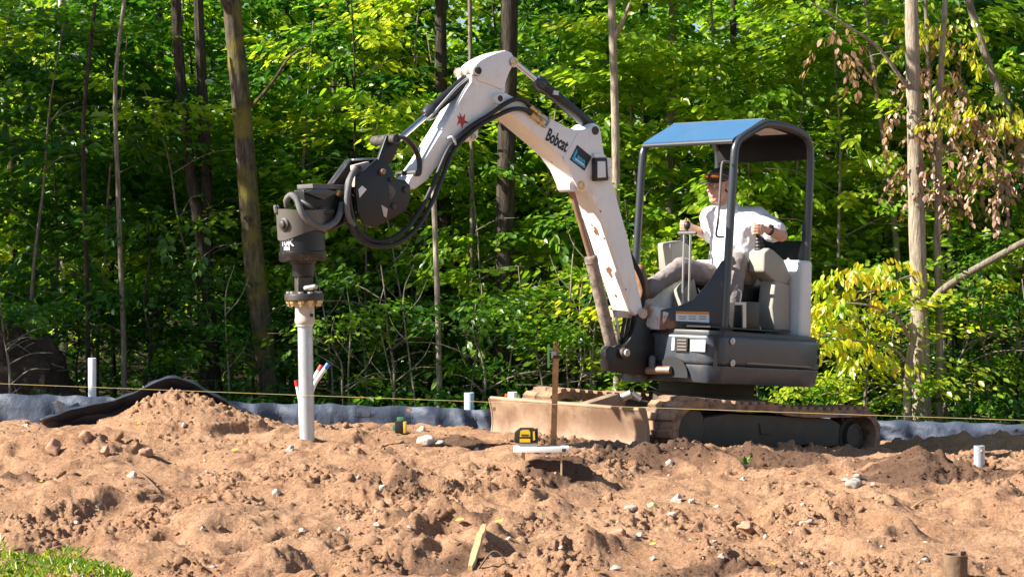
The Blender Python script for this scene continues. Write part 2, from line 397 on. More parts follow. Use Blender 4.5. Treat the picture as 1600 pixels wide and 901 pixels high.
def soil_material():
    m, nt, b, N, L = newmat('red_sandy_soil')
    tc = N.new('ShaderNodeTexCoord').outputs['Object']
    n1 = noise_node(N, L, 1.3, 6, .6, tc); n2 = noise_node(N, L, 9, 8, .7, tc); n3 = noise_node(N, L, 55, 6, .7, tc)
    c1 = ramp(N, L, n1.outputs[0], [(.30, (.37,.202,.116)), (.5, (.44,.258,.154)), (.70, (.50,.315,.197))]).outputs[0]
    c2 = ramp(N, L, n2.outputs[0], [(.30, (.25,.130,.074)), (.5, (.44,.258,.154)), (.72, (.57,.380,.246))]).outputs[0]
    col = mixc(N, L, .5, c1, c2)
    f3 = ramp(N, L, n3.outputs[0], [(.33, (.62,.60,.58)), (.60, (1.12,1.10,1.09))]).outputs[0]
    mm = N.new('ShaderNodeMix'); mm.data_type = 'RGBA'; mm.blend_type = 'MULTIPLY'; mm.inputs[0].default_value = 1
    L.new(col, mm.inputs[6]); L.new(f3, mm.inputs[7]); col = mm.outputs[2]
    at = N.new('ShaderNodeAttribute'); at.attribute_name = 'zone'
    sp = N.new('ShaderNodeSeparateColor'); L.new(at.outputs['Color'], sp.inputs[0])
    col = mixc(N, L, sp.outputs[0], col, (.085,.050,.036))      # damp freshly dug soil, and shadow painted before the track
    litter = ramp(N, L, n2.outputs[0], [(.35, (.028,.022,.012)), (.55, (.07,.05,.03)), (.7, (.05,.06,.02))]).outputs[0]
    col = mixc(N, L, sp.outputs[1], col, litter)
    L.new(col, b.inputs['Base Color']); b.inputs['Roughness'].default_value = .95; b.inputs['Specular IOR Level'].default_value = .15
    bp = N.new('ShaderNodeBump'); bp.inputs['Strength'].default_value = 1.0; bp.inputs['Distance'].default_value = .022
    nb = noise_node(N, L, 85, 8, .75, tc); L.new(nb.outputs[0], bp.inputs['Height']); L.new(bp.outputs[0], b.inputs['Normal'])
    return m
M['soil'] = soil_material()

DAMP_SHADE = []  # damp soil spots mixed with painted shadow, strongest before the track
def damp_shade(x, y):
    if not DAMP_SHADE:
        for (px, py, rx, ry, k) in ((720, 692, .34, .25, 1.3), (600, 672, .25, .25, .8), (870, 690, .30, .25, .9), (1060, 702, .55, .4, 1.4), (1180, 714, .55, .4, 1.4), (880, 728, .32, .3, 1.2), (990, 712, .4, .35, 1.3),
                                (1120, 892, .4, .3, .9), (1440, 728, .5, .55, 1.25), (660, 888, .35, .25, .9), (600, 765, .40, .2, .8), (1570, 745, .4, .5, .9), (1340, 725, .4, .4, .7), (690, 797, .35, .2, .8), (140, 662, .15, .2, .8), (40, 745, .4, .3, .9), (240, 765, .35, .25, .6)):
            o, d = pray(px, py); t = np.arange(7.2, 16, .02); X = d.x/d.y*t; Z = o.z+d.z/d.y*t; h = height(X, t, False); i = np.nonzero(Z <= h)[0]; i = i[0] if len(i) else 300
            DAMP_SHADE.append((X[i], t[i], rx, ry, k))
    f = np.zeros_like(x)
    for (cx, cy, rx, ry, k) in DAMP_SHADE: f = np.maximum(f, k*np.exp(-(((x-cx)/rx)**2 + ((y-cy)/ry)**2)*1.3))
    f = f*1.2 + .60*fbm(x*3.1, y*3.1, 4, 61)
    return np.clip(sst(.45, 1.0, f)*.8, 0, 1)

def make_ground():
    ys = np.concatenate([np.array([-120, -50, -20, -8, -2, 1, 3, 4.5, 5.5, 6.2, 6.7]), np.arange(7.0, 15.6, .0185), np.arange(15.6, 18.2, .05), np.arange(18.2, 26, .35), np.array([27, 29, 32, 36, 42, 50, 60, 80, 120, 200, 400])])
    t = np.linspace(-1.3, 1.3, 900)
    g = np.array([1.36, 1.5, 1.8, 2.4, 3.6, 6, 10, 18, 32])
    t = np.concatenate([-g[::-1], t, g])
    Y = np.repeat(ys[:, None], len(t), 1)
    wdt = .26*np.clip(np.abs(Y), 7, 30); X = t[None, :]*wdt
    Z = height(X, Y)
    me = grid_mesh('ground', X, Y, Z)
    o = link('ground', me, M['soil']); tag(o, 'churned red brown sandy soil of the cleared lot', 'ground', kind='structure')
    at = me.attributes.new('zone', 'FLOAT_COLOR', 'POINT')
    z = np.zeros((X.size, 4), np.float32); z[:, 3] = 1
    xf = X.ravel(); yf = Y.ravel()
    z[:, 0] = damp_shade(xf, yf); z[:, 1] = sst(17.3, 18.1, yf+.25*gnoise(xf*2, yf*2, 91))
    z[:, 1] = np.maximum(z[:, 1], 1-sst(3.5, 5.5, yf))
    at.data.foreach_set('color', z.ravel())
make_ground()

# loose soil crumbs and grit: too small to pick apart
def rock_proto(seed, sub=1, rough=.35, flat=.7):
    rnd = random.Random(seed); bm = bmesh.new(); bmesh.ops.create_icosphere(bm, subdivisions=sub, radius=1)
    off = Vector((rnd.uniform(0, 50), rnd.uniform(0, 50), rnd.uniform(0, 50)))
    for v in bm.verts:
        v.co *= 1 + rough*mnoise.noise(v.co*1.4+off) + rough*.5*mnoise.noise(v.co*3.1+off); v.co.z *= flat
    return bm
def scatter_mesh(name, n, rng, sizes, mat, seed, ymin=7.3, ymax=15.5, zone=True, sub=1, sink=.25, xr=.31, dense=None):
    protos = []
    for s in range(5):
        bm = rock_proto(seed+s, sub, .6, .75); bm.verts.ensure_lookup_table()
        protos.append((np.array([v.co[:] for v in bm.verts]), np.array([[v.index for v in f.verts] for f in bm.faces]))); bm.free()
    y = ymin + (ymax-ymin)*rng.random(n)**1.15; x = (rng.random(n)*2-1)*xr*y
    if dense is not None:
        keep = rng.random(n) < dense(x, y); x = x[keep]; y = y[keep]; n = len(x)
    sz = sizes(rng, n); z = height(x, y) - sz*.15
    ang = rng.random(n)*2*np.pi; tl = (rng.random((n, 2))-.5)*.9
    pid = rng.integers(0, 5, n); cos, fcs, cnt = [], [], 0
    for k in range(5):
        m = np.nonzero(pid == k)[0]; P, Fc = protos[k]
        if not len(m): continue
        c, s = np.cos(ang[m])[:, None], np.sin(ang[m])[:, None]
        px = P[None, :, 0]*c - P[None, :, 1]*s; py = P[None, :, 0]*s + P[None, :, 1]*c; pz = P[None, :, 2] + px*tl[m, :1] + py*tl[m, 1:]
        Q = np.stack([px, py, pz], -1)*sz[m][:, None, None] + np.stack([x[m], y[m], z[m]], -1)[:, None, :]
        cos.append(Q.reshape(-1, 3)); fcs.append((Fc[None]+(np.arange(len(m))*len(P))[:, None, None]+cnt).reshape(-1, 3)); cnt += Q.shape[0]*Q.shape[1]
    co = np.concatenate(cos); me = bpy.data.meshes.new(name); fast_mesh(me, co, np.concatenate(fcs))
    if zone:
        at = me.attributes.new('zone', 'FLOAT_COLOR', 'POINT'); zc = np.zeros((len(co), 4), np.float32); zc[:, 0] = damp_shade(co[:, 0], co[:, 1]); zc[:, 3] = 1; at.data.foreach_set('color', zc.ravel())
    return link(name, me, mat)
rng = np.random.default_rng(5)
def lumpy(x, y): return np.clip(.16 + 1.0*sst(-.05, .55, fbm(x*1.1+3, y*1.1, 3, 21)) + .5*damp_shade(x, y), 0, 1)
tag(scatter_mesh('dirt_clods', 56000, rng, lambda r, n: .0042 + .012*r.random(n)**3 + .034*(r.random(n) > .965)*r.random(n)**1.6, M['soil'], 100, dense=lumpy), 'loose crumbly clods of red soil scattered over the ground', 'soil clods', kind='stuff')
M['grit'] = surf('mixed_pebbles', (.38,.31,.25), .8, dirt=(.42,.25,.16), dlo=.42, dhi=.7, dscale=3, var=.35)
tag(scatter_mesh('gravel', 800, rng, lambda r, n: .005 + .009*r.random(n)**2, M['grit'], 200, zone=False), 'small pale pebbles mixed into the red soil', 'gravel', kind='stuff')

# ------------------------------------------------------------------ mini excavator
EX = thing('mini_excavator', 'white and charcoal compact tracked excavator with open canopy on the red soil', 'excavator', mat=MACH)
def part(mb, name, mat, parent=None, bev=0, seg=2, ang=38, label=None):
    if bev: mb.bevel(bev, seg)
    o = mb.build(name, M[mat], parent or EX, ang=ang)
    if label: o['label'] = label
    return o
# --- tracks
def track_path(n=400):
    # closed belt centre line in (a, z): front idler, sagging top run, rear sprocket, flat bottom
    pts = []
    fa, fz, fr = 1.00, .135, .190; ra, rz, rr = -.92, .115, .180
    for k in range(25): q = -math.pi/2 + math.pi*k/24; pts.append((fa+fr*math.cos(q), fz+fr*math.sin(q)))
    for k in range(1, 20):
        t = k/20; a = fa+(ra-fa)*t; z = fz+fr+(rz+rr-fz-fr)*t - .028*math.sin(math.pi*t)*(.4+t*.9) + .02*math.exp(-((t-.42)/.09)**2); pts.append((a, z))
    for k in range(25): q = math.pi/2 + math.pi*k/24; pts.append((ra+rr*math.cos(q), rz+rr*math.sin(q)))
    P = np.array(pts+[pts[0]]); d = np.r_[0, np.cumsum(np.hypot(*np.diff(P, axis=0).T))]
    s = np.linspace(0, d[-1], n+1)[:-1]
    return np.stack([np.interp(s, d, P[:,0]), np.interp(s, d, P[:,1])], 1), d[-1]
TP, TLEN = track_path()
def lug_mesh():
    mb = MB()
    for s in (-1, 1):
        mb.loft([(-.030, .004*s, 0), (.030, .004*s, 0), (.045, .150*s, 0), (-.022, .150*s, 0)][::s],
                [(-.022, .004*s, .026), (.022, .004*s, .026), (.036, .146*s, .022), (-.014, .146*s, .022)][::s])
    bmesh.ops.recalc_face_normals(mb.bm, faces=mb.bm.faces)
    me = bpy.data.meshes.new('tread_lug'); mb.bm.to_mesh(me); mb.bm.free(); me.materials.append(M['track']); return me
LUG = lug_mesh()
def make_track(bc, lab):
    mb = MB(); n = len(TP); rings = []
    for i in range(n):
        t = TP[(i+1) % n] - TP[i-1]; t = t/np.hypot(*t); nx, nz = t[1], -t[0]      # outward normal
        a, z = TP[i]; th = .028
        rings.append([mb.bm.verts.new(p) for p in ((a+nx*th, bc-.155, z+nz*th), (a+nx*th, bc+.155, z+nz*th), (a-nx*th, bc+.155, z-nz*th), (a-nx*th, bc-.155, z-nz*th))])
    for i in range(n):
        for j in range(4): mb.bm.faces.new((rings[i][j], rings[i][(j+1) % 4], rings[(i+1) % n][(j+1) % 4], rings[(i+1) % n][j]))
    tr = part(mb, 'track', 'track', label=lab)
    k = int(TLEN/.094)
    for q in range(k):
        i = int(q*n/k); t = TP[(i+1) % n] - TP[i-1]; t = t/np.hypot(*t); nn = V(t[1], 0, -t[0]); tt = V(t[0], 0, t[1])
        p = V(TP[i][0], bc, TP[i][1]) + nn*.026
        o = link('tread_lug', LUG, None, tr); o.matrix_local = Matrix(((tt.x, 0, nn.x, p.x), (tt.y, 1, nn.y, p.y), (tt.z, 0, nn.z, p.z), (0,0,0,1)))
    s = 1 if bc > 0 else -1; yo = bc + s*.125
    fr = MB().prism([(.93,yo,.14), (.86,yo,.235), (.6,yo,.265), (-.55,yo,.245), (-.66,yo,.21), (-.66,yo,.05), (-.45,yo,.025), (-.30,yo,.055), (-.1,yo,.03), (.25,yo,.03), (.4,yo,.06), (.55,yo,.03), (.82,yo,.04), (.92,yo,.09)], (0, -s*.24, 0))
    fo = part(fr, 'track_frame', 'trackframe', bev=.012)
    part(MB().prism([(.12,yo,.20), (.28,yo,.20), (.26,yo,.12), (.14,yo,.12)], (0, s*.012, 0)), 'access_cover', 'trackframe', fo, bev=.006)
    for a in (-.38, .33): part(MB().lathe((a, bc-.12, .045), (0,1,0), [(0,.07), (.02,.075), (.10,.05), (.14,.05), (.22,.075), (.24,.07)], 20), 'bottom_roller', 'trackframe', fo)
    part(MB().lathe((.05, bc-.10, .295), (0,1,0), [(0,.035), (.2,.035)], 14), 'carrier_roller', 'trackframe', fo)
    part(MB().lathe((1.00, bc-.13, .135), (0,1,0), [(0,.11), (.02,.17), (.10,.172), (.12,.14), (.14,.14), (.16,.172), (.24,.17), (.26,.11)], 28), 'front_idler', 'trackframe', fo)
    sp = MB().lathe((-.92, bc-.13, .115), (0, 1, 0), [(0,.10), (.02,.145), (.14,.145), (.16,.135), (.165,.11)], 28)
    for q in range(14): c = q*2*math.pi/14; sp.box((-.92+.15*math.cos(c), bc, .115+.15*math.sin(c)), (.035,.05,.03), Matrix.Rotation(-c, 3, 'Y'))
    part(sp, 'drive_sprocket', 'trackframe', fo)
    hub = part(MB().lathe((-.92, bc-s*.02, .115), (0, s, 0), [(0,.105), (.08,.105), (.095,.098), (.097,.075), (.090,.072), (.088,.02)], 28), 'drive_motor_hub', 'castiron', fo)
make_track(.635, 'mud caked rubber track on the operator seat side')
make_track(-.635, 'mud caked rubber track beyond the blade arms')
cb = MB().box((0,0,.20), (.95,.62,.18)); 
for s in (-1, 1): cb.box((.28, .42*s, .2), (.16,.35,.12)).box((-.3, .42*s, .2), (.16,.35,.12))
cb.lathe((0,0,.28), (0,0,1), [(0,.40), (.10,.40), (.10,.36), (.20,.36)], 32)
part(cb, 'car_body', 'trackframe', bev=.008)
# --- dozer blade: curved plate, end plates, arms
bl = MB(); prof = []
for k in range(11):
    t = k/10; z = -.10 + .375*t; a = 1.518 - .050*math.sin(math.pi*min(1, t*1.02)) - .008*t; prof.append((a, z))
pr = [(a, z) for a, z in prof] + [(a-.018, z) for a, z in prof[::-1]]
bl.prism([(a, -.765, z) for a, z in pr], (0, 1.53, 0))
blade = part(bl, 'dozer_blade', 'blade', label='scraped rust brown dozer blade')
part(MB().tube([(1.494,-.767,.275), (1.494,.767,.275)], .017, 10), 'top_rail', 'blade', blade)
part(MB().box((1.510,0,-.085), (.014,1.53,.09)), 'cutting_edge', 'bolt', blade)
for s in (-1, 1): part(MB().prism([(a+(.004 if i < 11 else -.012), .765*s, z) for i, (a, z) in enumerate(pr)], (0, .012*s, 0)), 'end_plate', 'blade', blade)
for s in (-1, 1):
    part(MB().loft([(1.43,.36*s-.055,.10), (1.43,.36*s+.055,.10), (1.43,.36*s+.055,.26), (1.43,.36*s-.055,.26)], [(.55,.32*s-.055,.16), (.55,.32*s+.055,.16), (.55,.32*s+.055,.30), (.55,.32*s-.055,.30)]), 'blade_arm', 'blade', blade, bev=.01)
part(MB().prism([(1.42,.0,.12), (1.0,.0,.19), (.95,.0,.34), (1.05,.0,.36), (1.42,.0,.27)], (0,.09,0)), 'lift_lug', 'blade', blade, bev=.008)
part(MB().cyl((.55,.02,.26), (1.02,.02,.30), .045), 'lift_cylinder', 'castiron', blade)
part(MB().cyl((1.00,.08,.335), (.98,.16,.37), .03).cyl((.98,.16,.37), (.93,.2,.33), .022), 'hose_guard', 'bolt', blade)

# --- upper house
def plan(z, grow=0.0):
    P = [(.78,.10), (.78,.56), (.755,.665), (.67,.735), (.30,.745), (-.10,.74), (-.42,.685), (-.66,.54), (-.82,.30), (-.87,0), (-.82,-.30), (-.66,-.54), (-.42,-.685), (-.15,-.72), (.10,-.66), (.34,-.50), (.56,-.26), (.78,-.08)]
    return [V(a*(1+grow), b*(1+grow), z) for a, b in P]
hb = MB().loft(plan(.60), plan(.815))
house = part(hb, 'house_shell', 'dark', bev=.028, seg=3, label='charcoal lower house cover with rounded tail')
lw = [p for p in plan(.47, -.035)]
part(MB().loft(lw, plan(.601, -.004)), 'lower_skirt', 'dark', house, bev=.02)
part(MB().loft(plan(.805, -.03), plan(.845, -.035)), 'deck', 'plastic', house, bev=.006)
# seam between front panel and side cover, bolts, latch slots, recessed band
sm = onb(1111, 520, .70)
part(MB().box((.722,.706,.70), (.008,.03,.24), Matrix.Rotation(R(42), 3, 'Z')), 'panel_seam', 'ink', house)
for px, py in ((1145,533),(1145,567)):
    p = onb(px, py, .744); part(MB().lathe(p+V(0,-.004,0), (0,1,0), [(0,.026), (.006,.026), (.010,.018), (.010,.010), (.016,.009), (.016,.001)], 16), 'cover_bolt', 'bolt', house)
part(MB().prism([onb(1166,566,.742), onb(1266,572,.742), onb(1266,574,.742), onb(1166,568,.742)], (0,.006,0)), 'moulded_rib', 'dark', house)
for px, py in ((1279,548),(1279,565)):
    part(MB().box(V(-.585,.592,.735 if py < 560 else .665), (.012,.05,.042), Matrix.Rotation(R(121), 3, 'Z')), 'latch_slot', 'ink', house)
AF = .785
def fquad(px0, py0, px1, py1, a=AF, th=.006):
    p = [ona(px0, py0, a), ona(px1, py0, a), ona(px1, py1, a), ona(px0, py1, a)]
    b0, b1 = p[0].y, p[1].y; z1 = (p[0].z+p[1].z)/2; z0 = (p[2].z+p[3].z)/2
    return [V(a, b0, z0), V(a, b1, z0), V(a, b1, z1), V(a, b0, z1)], th
def fbox(x0, y0, x1, y1, name, mat, parent, a=AF, th=.006, bev=0, label=None):
    P, th = fquad(x0, y0, x1, y1, a, th); return part(MB().prism(P, (th,0,0)), name, mat, parent, bev=bev, label=label)
fbox(1080, 531, 1103, 549, 'serial_plate', 'plate', house, bev=.002)
fbox(1051, 527, 1055, 547, 'safety_sticker', 'paper', house)
vg = fbox(1056, 527, 1076, 549, 'vent_grille', 'plastic', house, th=.010)
for k in range(4): fbox(1059, 530+k*5, 1073, 532+k*5, 'grille_bar', 'dark', vg, a=AF+.010, th=.006)
# swing-cylinder opening and rod
op = ona(1052, 569, .775)
part(MB().prism([V(.777, op.y+.17*math.cos(q)*.9, .50+max(-.02,.15*math.sin(q))) for q in [math.pi*k/12 for k in range(13)]] , (.010,0,0)), 'swing_cylinder_recess', 'ink', house)
part(MB().cyl(V(.84,.10,.535), V(.80,.36,.55), .028), 'swing_cylinder_rod', 'rustrod', house)
# --- front shield plate (charcoal, mud splashed) from the canopy post across to the boom bracket
SP0, SPN = V(.43,.5,0), V(.50,.866,0)
SPN = V(.55,.835,0)
def sh(px, py, o=0): return onplane(px, py, SP0 + SPN*o, SPN)
M['shield'] = surf('mud_splashed_shield', (.030,.036,.050), .34, dirt=(.30,.14,.07), dlo=.50, dhi=.60, dscale=2.6, bump=.05)
shield = part(MB().prism([sh(*p) for p in ((1033,484),(1060,478),(1084,468),(1108,440),(1128,408),(1136,404),(1134,512),(1031,514))], -SPN*.02), 'front_shield', 'shield', bev=.005, label='charcoal shield plate splashed with red mud')
part(MB().prism([sh(*p, .002) for p in ((1056,486),(1108,487),(1108,504),(1056,501))], SPN*.002), 'warning_label', 'paper', shield)
part(MB().prism([sh(*p, .0045) for p in ((1056,486),(1108,487),(1108,491.5),(1056,490))], SPN*.002), 'warning_band', 'orange', shield)
for k in range(3):
    part(MB().prism([sh(*p, .0045) for p in ((1060+k*16,493.5),(1072+k*16,493.8),(1072+k*16,495),(1060+k*16,494.7))], SPN*.001), 'label_print', 'wrap', shield)
    part(MB().prism([sh(*p, .0045) for p in ((1060+k*16,497),(1071+k*16,497.3),(1071+k*16,498.5),(1060+k*16,498.2))], SPN*.001), 'label_print', 'wrap', shield)
part(MB().prism([sh(*p, .0045) for p in ((1080,489.6),(1082,486.9),(1084,489.7))], SPN*.001), 'warning_triangle', 'ink', shield)
M['cowl'] = surf('mud_smeared_cowl', (.62,.63,.64), .4, dirt=(.50,.24,.10), dlo=.52, dhi=.60, dscale=5.0)
part(MB().prism([ona(*p, .80) for p in ((1004,470),(1040,488),(1034,515),(1006,514))], (-.10,0,0)), 'front_cowl', 'cowl', bev=.012, label='pale grey front cowl beside the boom bracket')
# --- right-hand fender hood
rf = MB().loft([V(.60,-.16,.84), V(.26,-.52,.84), V(.22,-.52,1.06), V(.56,-.16,1.12)], [V(-.30,-.16,.84), V(-.40,-.68,.84), V(-.40,-.66,1.30), V(-.30,-.20,1.40)])
fend = part(rf, 'tank_hood', 'hood', bev=.05, seg=4, label='white sloping tank hood on the far side of the seat')
part(MB().prism([V(.28,-.30,1.21), V(.18,-.30,1.24), V(.16,-.42,1.22), V(.26,-.42,1.19)], (.004,0,.014)), 'hood_sticker', 'wrap', fend)
# --- rear engine hood
rh = MB().loft([V(-.42,.53,.84), V(-.52,.555,.84), V(-.61,.47,.84), V(-.68,.2,.84), V(-.68,-.4,.84), V(-.55,-.58,.84), V(-.42,-.58,.84)],
               [V(-.42,.53,1.42), V(-.51,.545,1.42), V(-.585,.47,1.42), V(-.65,.2,1.42), V(-.65,-.4,1.42), V(-.53,-.56,1.42), V(-.42,-.56,1.42)])
rear = part(rh, 'engine_hood', 'hood', bev=.025, seg=3, label='white upright engine hood behind the seat')
HD = V(-.70,.71,0).normalized(); HP = V(-.565,.512,0)
def hq(px, py, o=.002): return onplane(px, py, HP + HD*o, HD)
part(MB().prism([hq(*p) for p in ((1253,409),(1266,411),(1266,523),(1252,522))], HD*.003), 'cream_door_strip', 'plate', rear)
part(MB().prism([hq(*p, .006) for p in ((1259,471),(1265,471),(1265,489),(1258,487))], HD*.003), 'orange_reflector', 'orange', rear)
part(MB().prism([hq(*p, .006) for p in ((1250,470),(1254,470),(1254,478),(1250,478))], HD*.003), 'round_emblem', 'ink', rear)
part(MB().prism([V(-.44,.44,1.40), V(-.62,.42,1.40), V(-.63,.40,1.56), V(-.54,.42,1.58)], (0,-.9,0)), 'rear_black_cover', 'plastic', bev=.02)
# --- seat
seat = part(MB().box((-.27,0,.95), (.42,.40,.22)), 'seat_base', 'plastic', bev=.02)
part(MB().box((-.25,0,1.14), (.50,.48,.14)), 'seat_cushion', 'plastic', seat, bev=.04, seg=3)
part(MB().loft([V(-.42,.23,1.18), V(-.42,-.23,1.18), V(-.52,-.23,1.18), V(-.52,.23,1.18)], [V(-.52,.19,1.62), V(-.52,-.19,1.62), V(-.60,-.19,1.62), V(-.60,.19,1.62)]), 'seat_backrest', 'plastic', seat, bev=.035, seg=3)
# --- consoles
lc = MB().prism([onb(*p, .44) for p in ((1195,394),(1203,387),(1210,391),(1226,406),(1237,432),(1230,445),(1212,440),(1194,424))], (0,-.16,0))
lcon = part(lc, 'armrest_console', 'beige', bev=.018, seg=3, label='beige console under the operator watch hand')
part(MB().prism([onb(*p, .45) for p in ((1212,438),(1234,445),(1235,516),(1211,516),(1207,480))], (0,-.15,0)), 'console_pedestal', 'beige', lcon, bev=.015, seg=3)
rc = MB().prism([onb(*p, -.26) for p in ((1047,380),(1066,376),(1080,384),(1084,420),(1050,424))], (0,-.14,0))
rcon = part(rc, 'armrest_console', 'beige', bev=.02, seg=3, label='beige console beside the travel levers')
part(MB().prism([onb(*p, -.05) for p in ((1068,452),(1085,434),(1092,470),(1092,486),(1066,486))], (0,-.10,0)), 'pedal_pedestal', 'beige', rcon, bev=.012)
def joystick(con, base, top, knob=True):
    mb = MB(); d = (top-base); prof = []
    for k in range(9): prof.append((d.length*.62*k/8, (.046-.022*k/8)*(1.0 if k % 2 else .78)))
    part(mb.lathe(base, d, prof, 16), 'joystick_boot', 'rubber', con)
    part(MB().cap(base+d*.55, top, .014, .02), 'joystick_grip', 'plastic', con)
JL0, JL1 = onb(1187, 391, .34), onb(1183, 358, .34)
JR0, JR1 = onb(1067, 384, -.32), onb(1070, 352, -.32)
joystick(lcon, JL0, JL1); joystick(rcon, JR0, JR1)
# --- travel levers
for i, (p0, p1, p2, b) in enumerate((((1066,478),(1068,400),(1069,364),.02), ((1076,478),(1078,400),(1079,364),.10))):
    lv = part(MB().tube(smoothpath([onb(*p0, b), onb(*p1, b), onb(*p2, b)], 5), .0085, 10), 'travel_lever', 'bolt')
    hp = onb(*p2, b); part(MB().cap(hp+V(0,-.05,0), hp+V(0,.05,.0), .013, .013), 'lever_handle', 'wrap', lv)
kb = onb(1074, 352, .06); part(MB().ball(kb, .026, (1,1,1.3)).cyl(kb, kb+V(0,0,-.07), .010), 'lever_knob', 'plastic')
# --- floor box and bracket beside the seat pedestal
fb = part(MB().prism([onb(*p, .50) for p in ((1162,473),(1187,472),(1187,514),(1164,514))], (0,-.16,0)), 'storage_box', 'plastic', bev=.008)
part(MB().prism([onb(*p, .51) for p in ((1148,472),(1166,472),(1166,512),(1161,512),(1161,476),(1148,476))], (0,-.012,0)), 'steel_bracket', 'bolt', fb)
part(MB().tube(smoothpath([onb(1156,473,.5), onb(1158,458,.5), onb(1154,452,.5)], 4), .006, 6), 'bracket_wire', 'inkwhite', fb)
part(MB().box((.22,.2,.872), (.9,.8,.012)), 'floor_mat', 'rubber')
part(MB().box((.62,-.02,.93), (.10,.30,.10), Matrix.Rotation(R(-25), 3, 'Y')), 'foot_rest', 'plastic', bev=.01)

# --- canopy
can = part(MB().prism([V(.385,.49,2.23), V(.055,.49,2.410), V(.055,-.405,2.416), V(.385,-.405,2.23)], (.012,0,.02)), 'visor', 'visor', label='dark sloping visor with painted blue sky reflection')
part(MB().tube([V(.39,.49,2.228), V(.39,-.405,2.228)], .016, 8), 'visor_edge', 'tube', can)
part(MB().tube([V(.055,.50,2.424), V(.055,-.41,2.430)], .014, 8), 'visor_edge', 'tube', can)
roof = part(MB().prism([V(.05,.49,2.412), V(-.18,.49,2.415), V(-.42,.49,2.378), V(-.49,.49,2.30), V(-.505,.49,2.30), V(-.43,.49,2.405), V(-.18,.49,2.436), V(.05,.49,2.432)], (0,-.90,0)), 'canopy_roof', 'roofin', bev=.004)
part(MB().prism([V(-.02,.485,2.409), V(-.20,.485,2.409), V(-.42,.485,2.374), V(-.45,.485,2.34), V(-.38,.485,2.355), V(-.10,.485,2.385)], (0,-.89,0)), 'roof_lining', 'roofin', roof)
part(MB().prism([V(-.10,.16,2.384), V(-.30,.16,2.364), V(-.30,.42,2.364), V(-.10,.42,2.384)], (0,0,-.004)), 'roof_sticker', 'paper', roof)
part(MB().box((-.470,.042,2.265), (.03,.89,.17)), 'rear_crossbar', 'roofin', roof, bev=.01)
def post(pts, r=.030, n=6, label=None): return part(MB().tube(smoothpath(pts, n), r, 14), 'canopy_post', 'tube', label=label)
for s in (1, -1):
    b = .50 if s > 0 else -.415
    post([V(.405,b,.80), V(.40,b,1.3), V(.392,b,1.8), V(.385,b,2.10), V(.370,b,2.20), V(.31,b,2.265), V(.15,b,2.350), V(.06,b,2.390), V(-.02,b,2.400), V(-.20,b,2.398), V(-.38,b,2.366), V(-.455,b,2.315), V(-.486,b,2.215), V(-.495,b,1.9), V(-.50,b,1.38)], label='black bent canopy hoop tube '+('on the console side' if s > 0 else 'beside the tank hood'))
    part(MB().box((.41,b,.86), (.11,.09,.03)), 'post_foot', 'tube', bev=.005)
    part(MB().box((-.50,b*.97,1.52), (.045,.05,.36)), 'rear_post_sleeve', 'tube', bev=.008)
gb = [onb(*p, .50) for p in ((1139,253),(1132,253),(1128,258),(1125,300),(1122,345),(1119,365),(1122,370),(1131,370))]
part(MB().tube(smoothpath(gb, 4), .0085, 8), 'grab_rail', 'wrap')

# --- boom swing bracket
DEL = R(-7); BPIV = V(.86, .03, 0); BD = V(math.cos(DEL), math.sin(DEL), 0); BN = V(-math.sin(DEL), math.cos(DEL), 0)
def BW(px, py, w): return onplane(px, py, BPIV + BN*w, BN)
def plate(pxs, w, th, name, mat, parent=None, bev=.006, label=None, seg=2):
    return part(MB().prism([BW(x, y, w) for x, y in pxs], -BN*th), name, mat, parent, bev=bev, label=label, seg=seg)
def pin(px, py, w, r, L, name='pin', mat='castiron', parent=None):
    p = BW(px, py, w); return part(MB().lathe(p - BN*L, BN, [(0, r), (L-.006, r), (L, r*.85), (L, r*.55), (L-.005, r*.5), (L-.005, .001)], 18), name, mat, parent)
SB = [(1000,484),(1009,484),(1013,492),(1010,506),(1018,524),(1030,527),(1034,545),(1034,584),(1000,585),(962,582),(953,577),(946,558),(946,546),(953,540),(966,544),(976,541),(984,530),(992,512),(996,495)]
brk = plate(SB, .13, .055, 'swing_bracket', 'black', bev=.008, label='black cast swing bracket carrying the boom foot')
plate([(x, y) for x, y in SB], -.075, .055, 'bracket_cheek', 'black', brk, bev=.008)
plate([(958,562),(1030,566),(1030,582),(962,580)], .08, .16, 'bracket_floor', 'black', brk)
pin(1006.5, 490, .15, .036, .05, 'boom_foot_pin', 'flange', brk); pin(979, 552, .17, .042, .07, 'cylinder_pin', 'castiron', brk); pin(981, 551, .185, .026, .03, 'pin_head', 'flange', brk)
part(MB().lathe(BW(957, 550, .02)-BN*.07, BN, [(0,.055),(.14,.055)], 20), 'cylinder_eye', 'castiron', brk)
part(MB().lathe(V(.82,.03,.45), (0,0,1), [(0,.10),(.08,.10),(.08,.07),(.32,.07),(.32,.10),(.40,.10)], 24), 'swing_post', 'black', brk)
part(MB().cap(BW(1019,560,.16), BW(1019,574,.16), .025, .025), 'swing_eye', 'wrap', brk)
for k, x in enumerate((973, 979.5, 985.5)):
    part(MB().tube(smoothpath([BW(x+6, 485, .0), BW(x+3, 500, .05), BW(x, 515, .07), BW(x-2, 535, .05), BW(x+6, 552, 0)], 5), .013, 8), 'bracket_hose', 'rubber', brk)
part(MB().tube([BW(962,484,.03), BW(965,510,.06), BW(968,530,.06)], .008, 6), 'grease_line', 'bolt', brk)
plate([(963,484),(988,486),(988,497),(966,496)], .06, .10, 'hose_clamp_block', 'flange', brk)

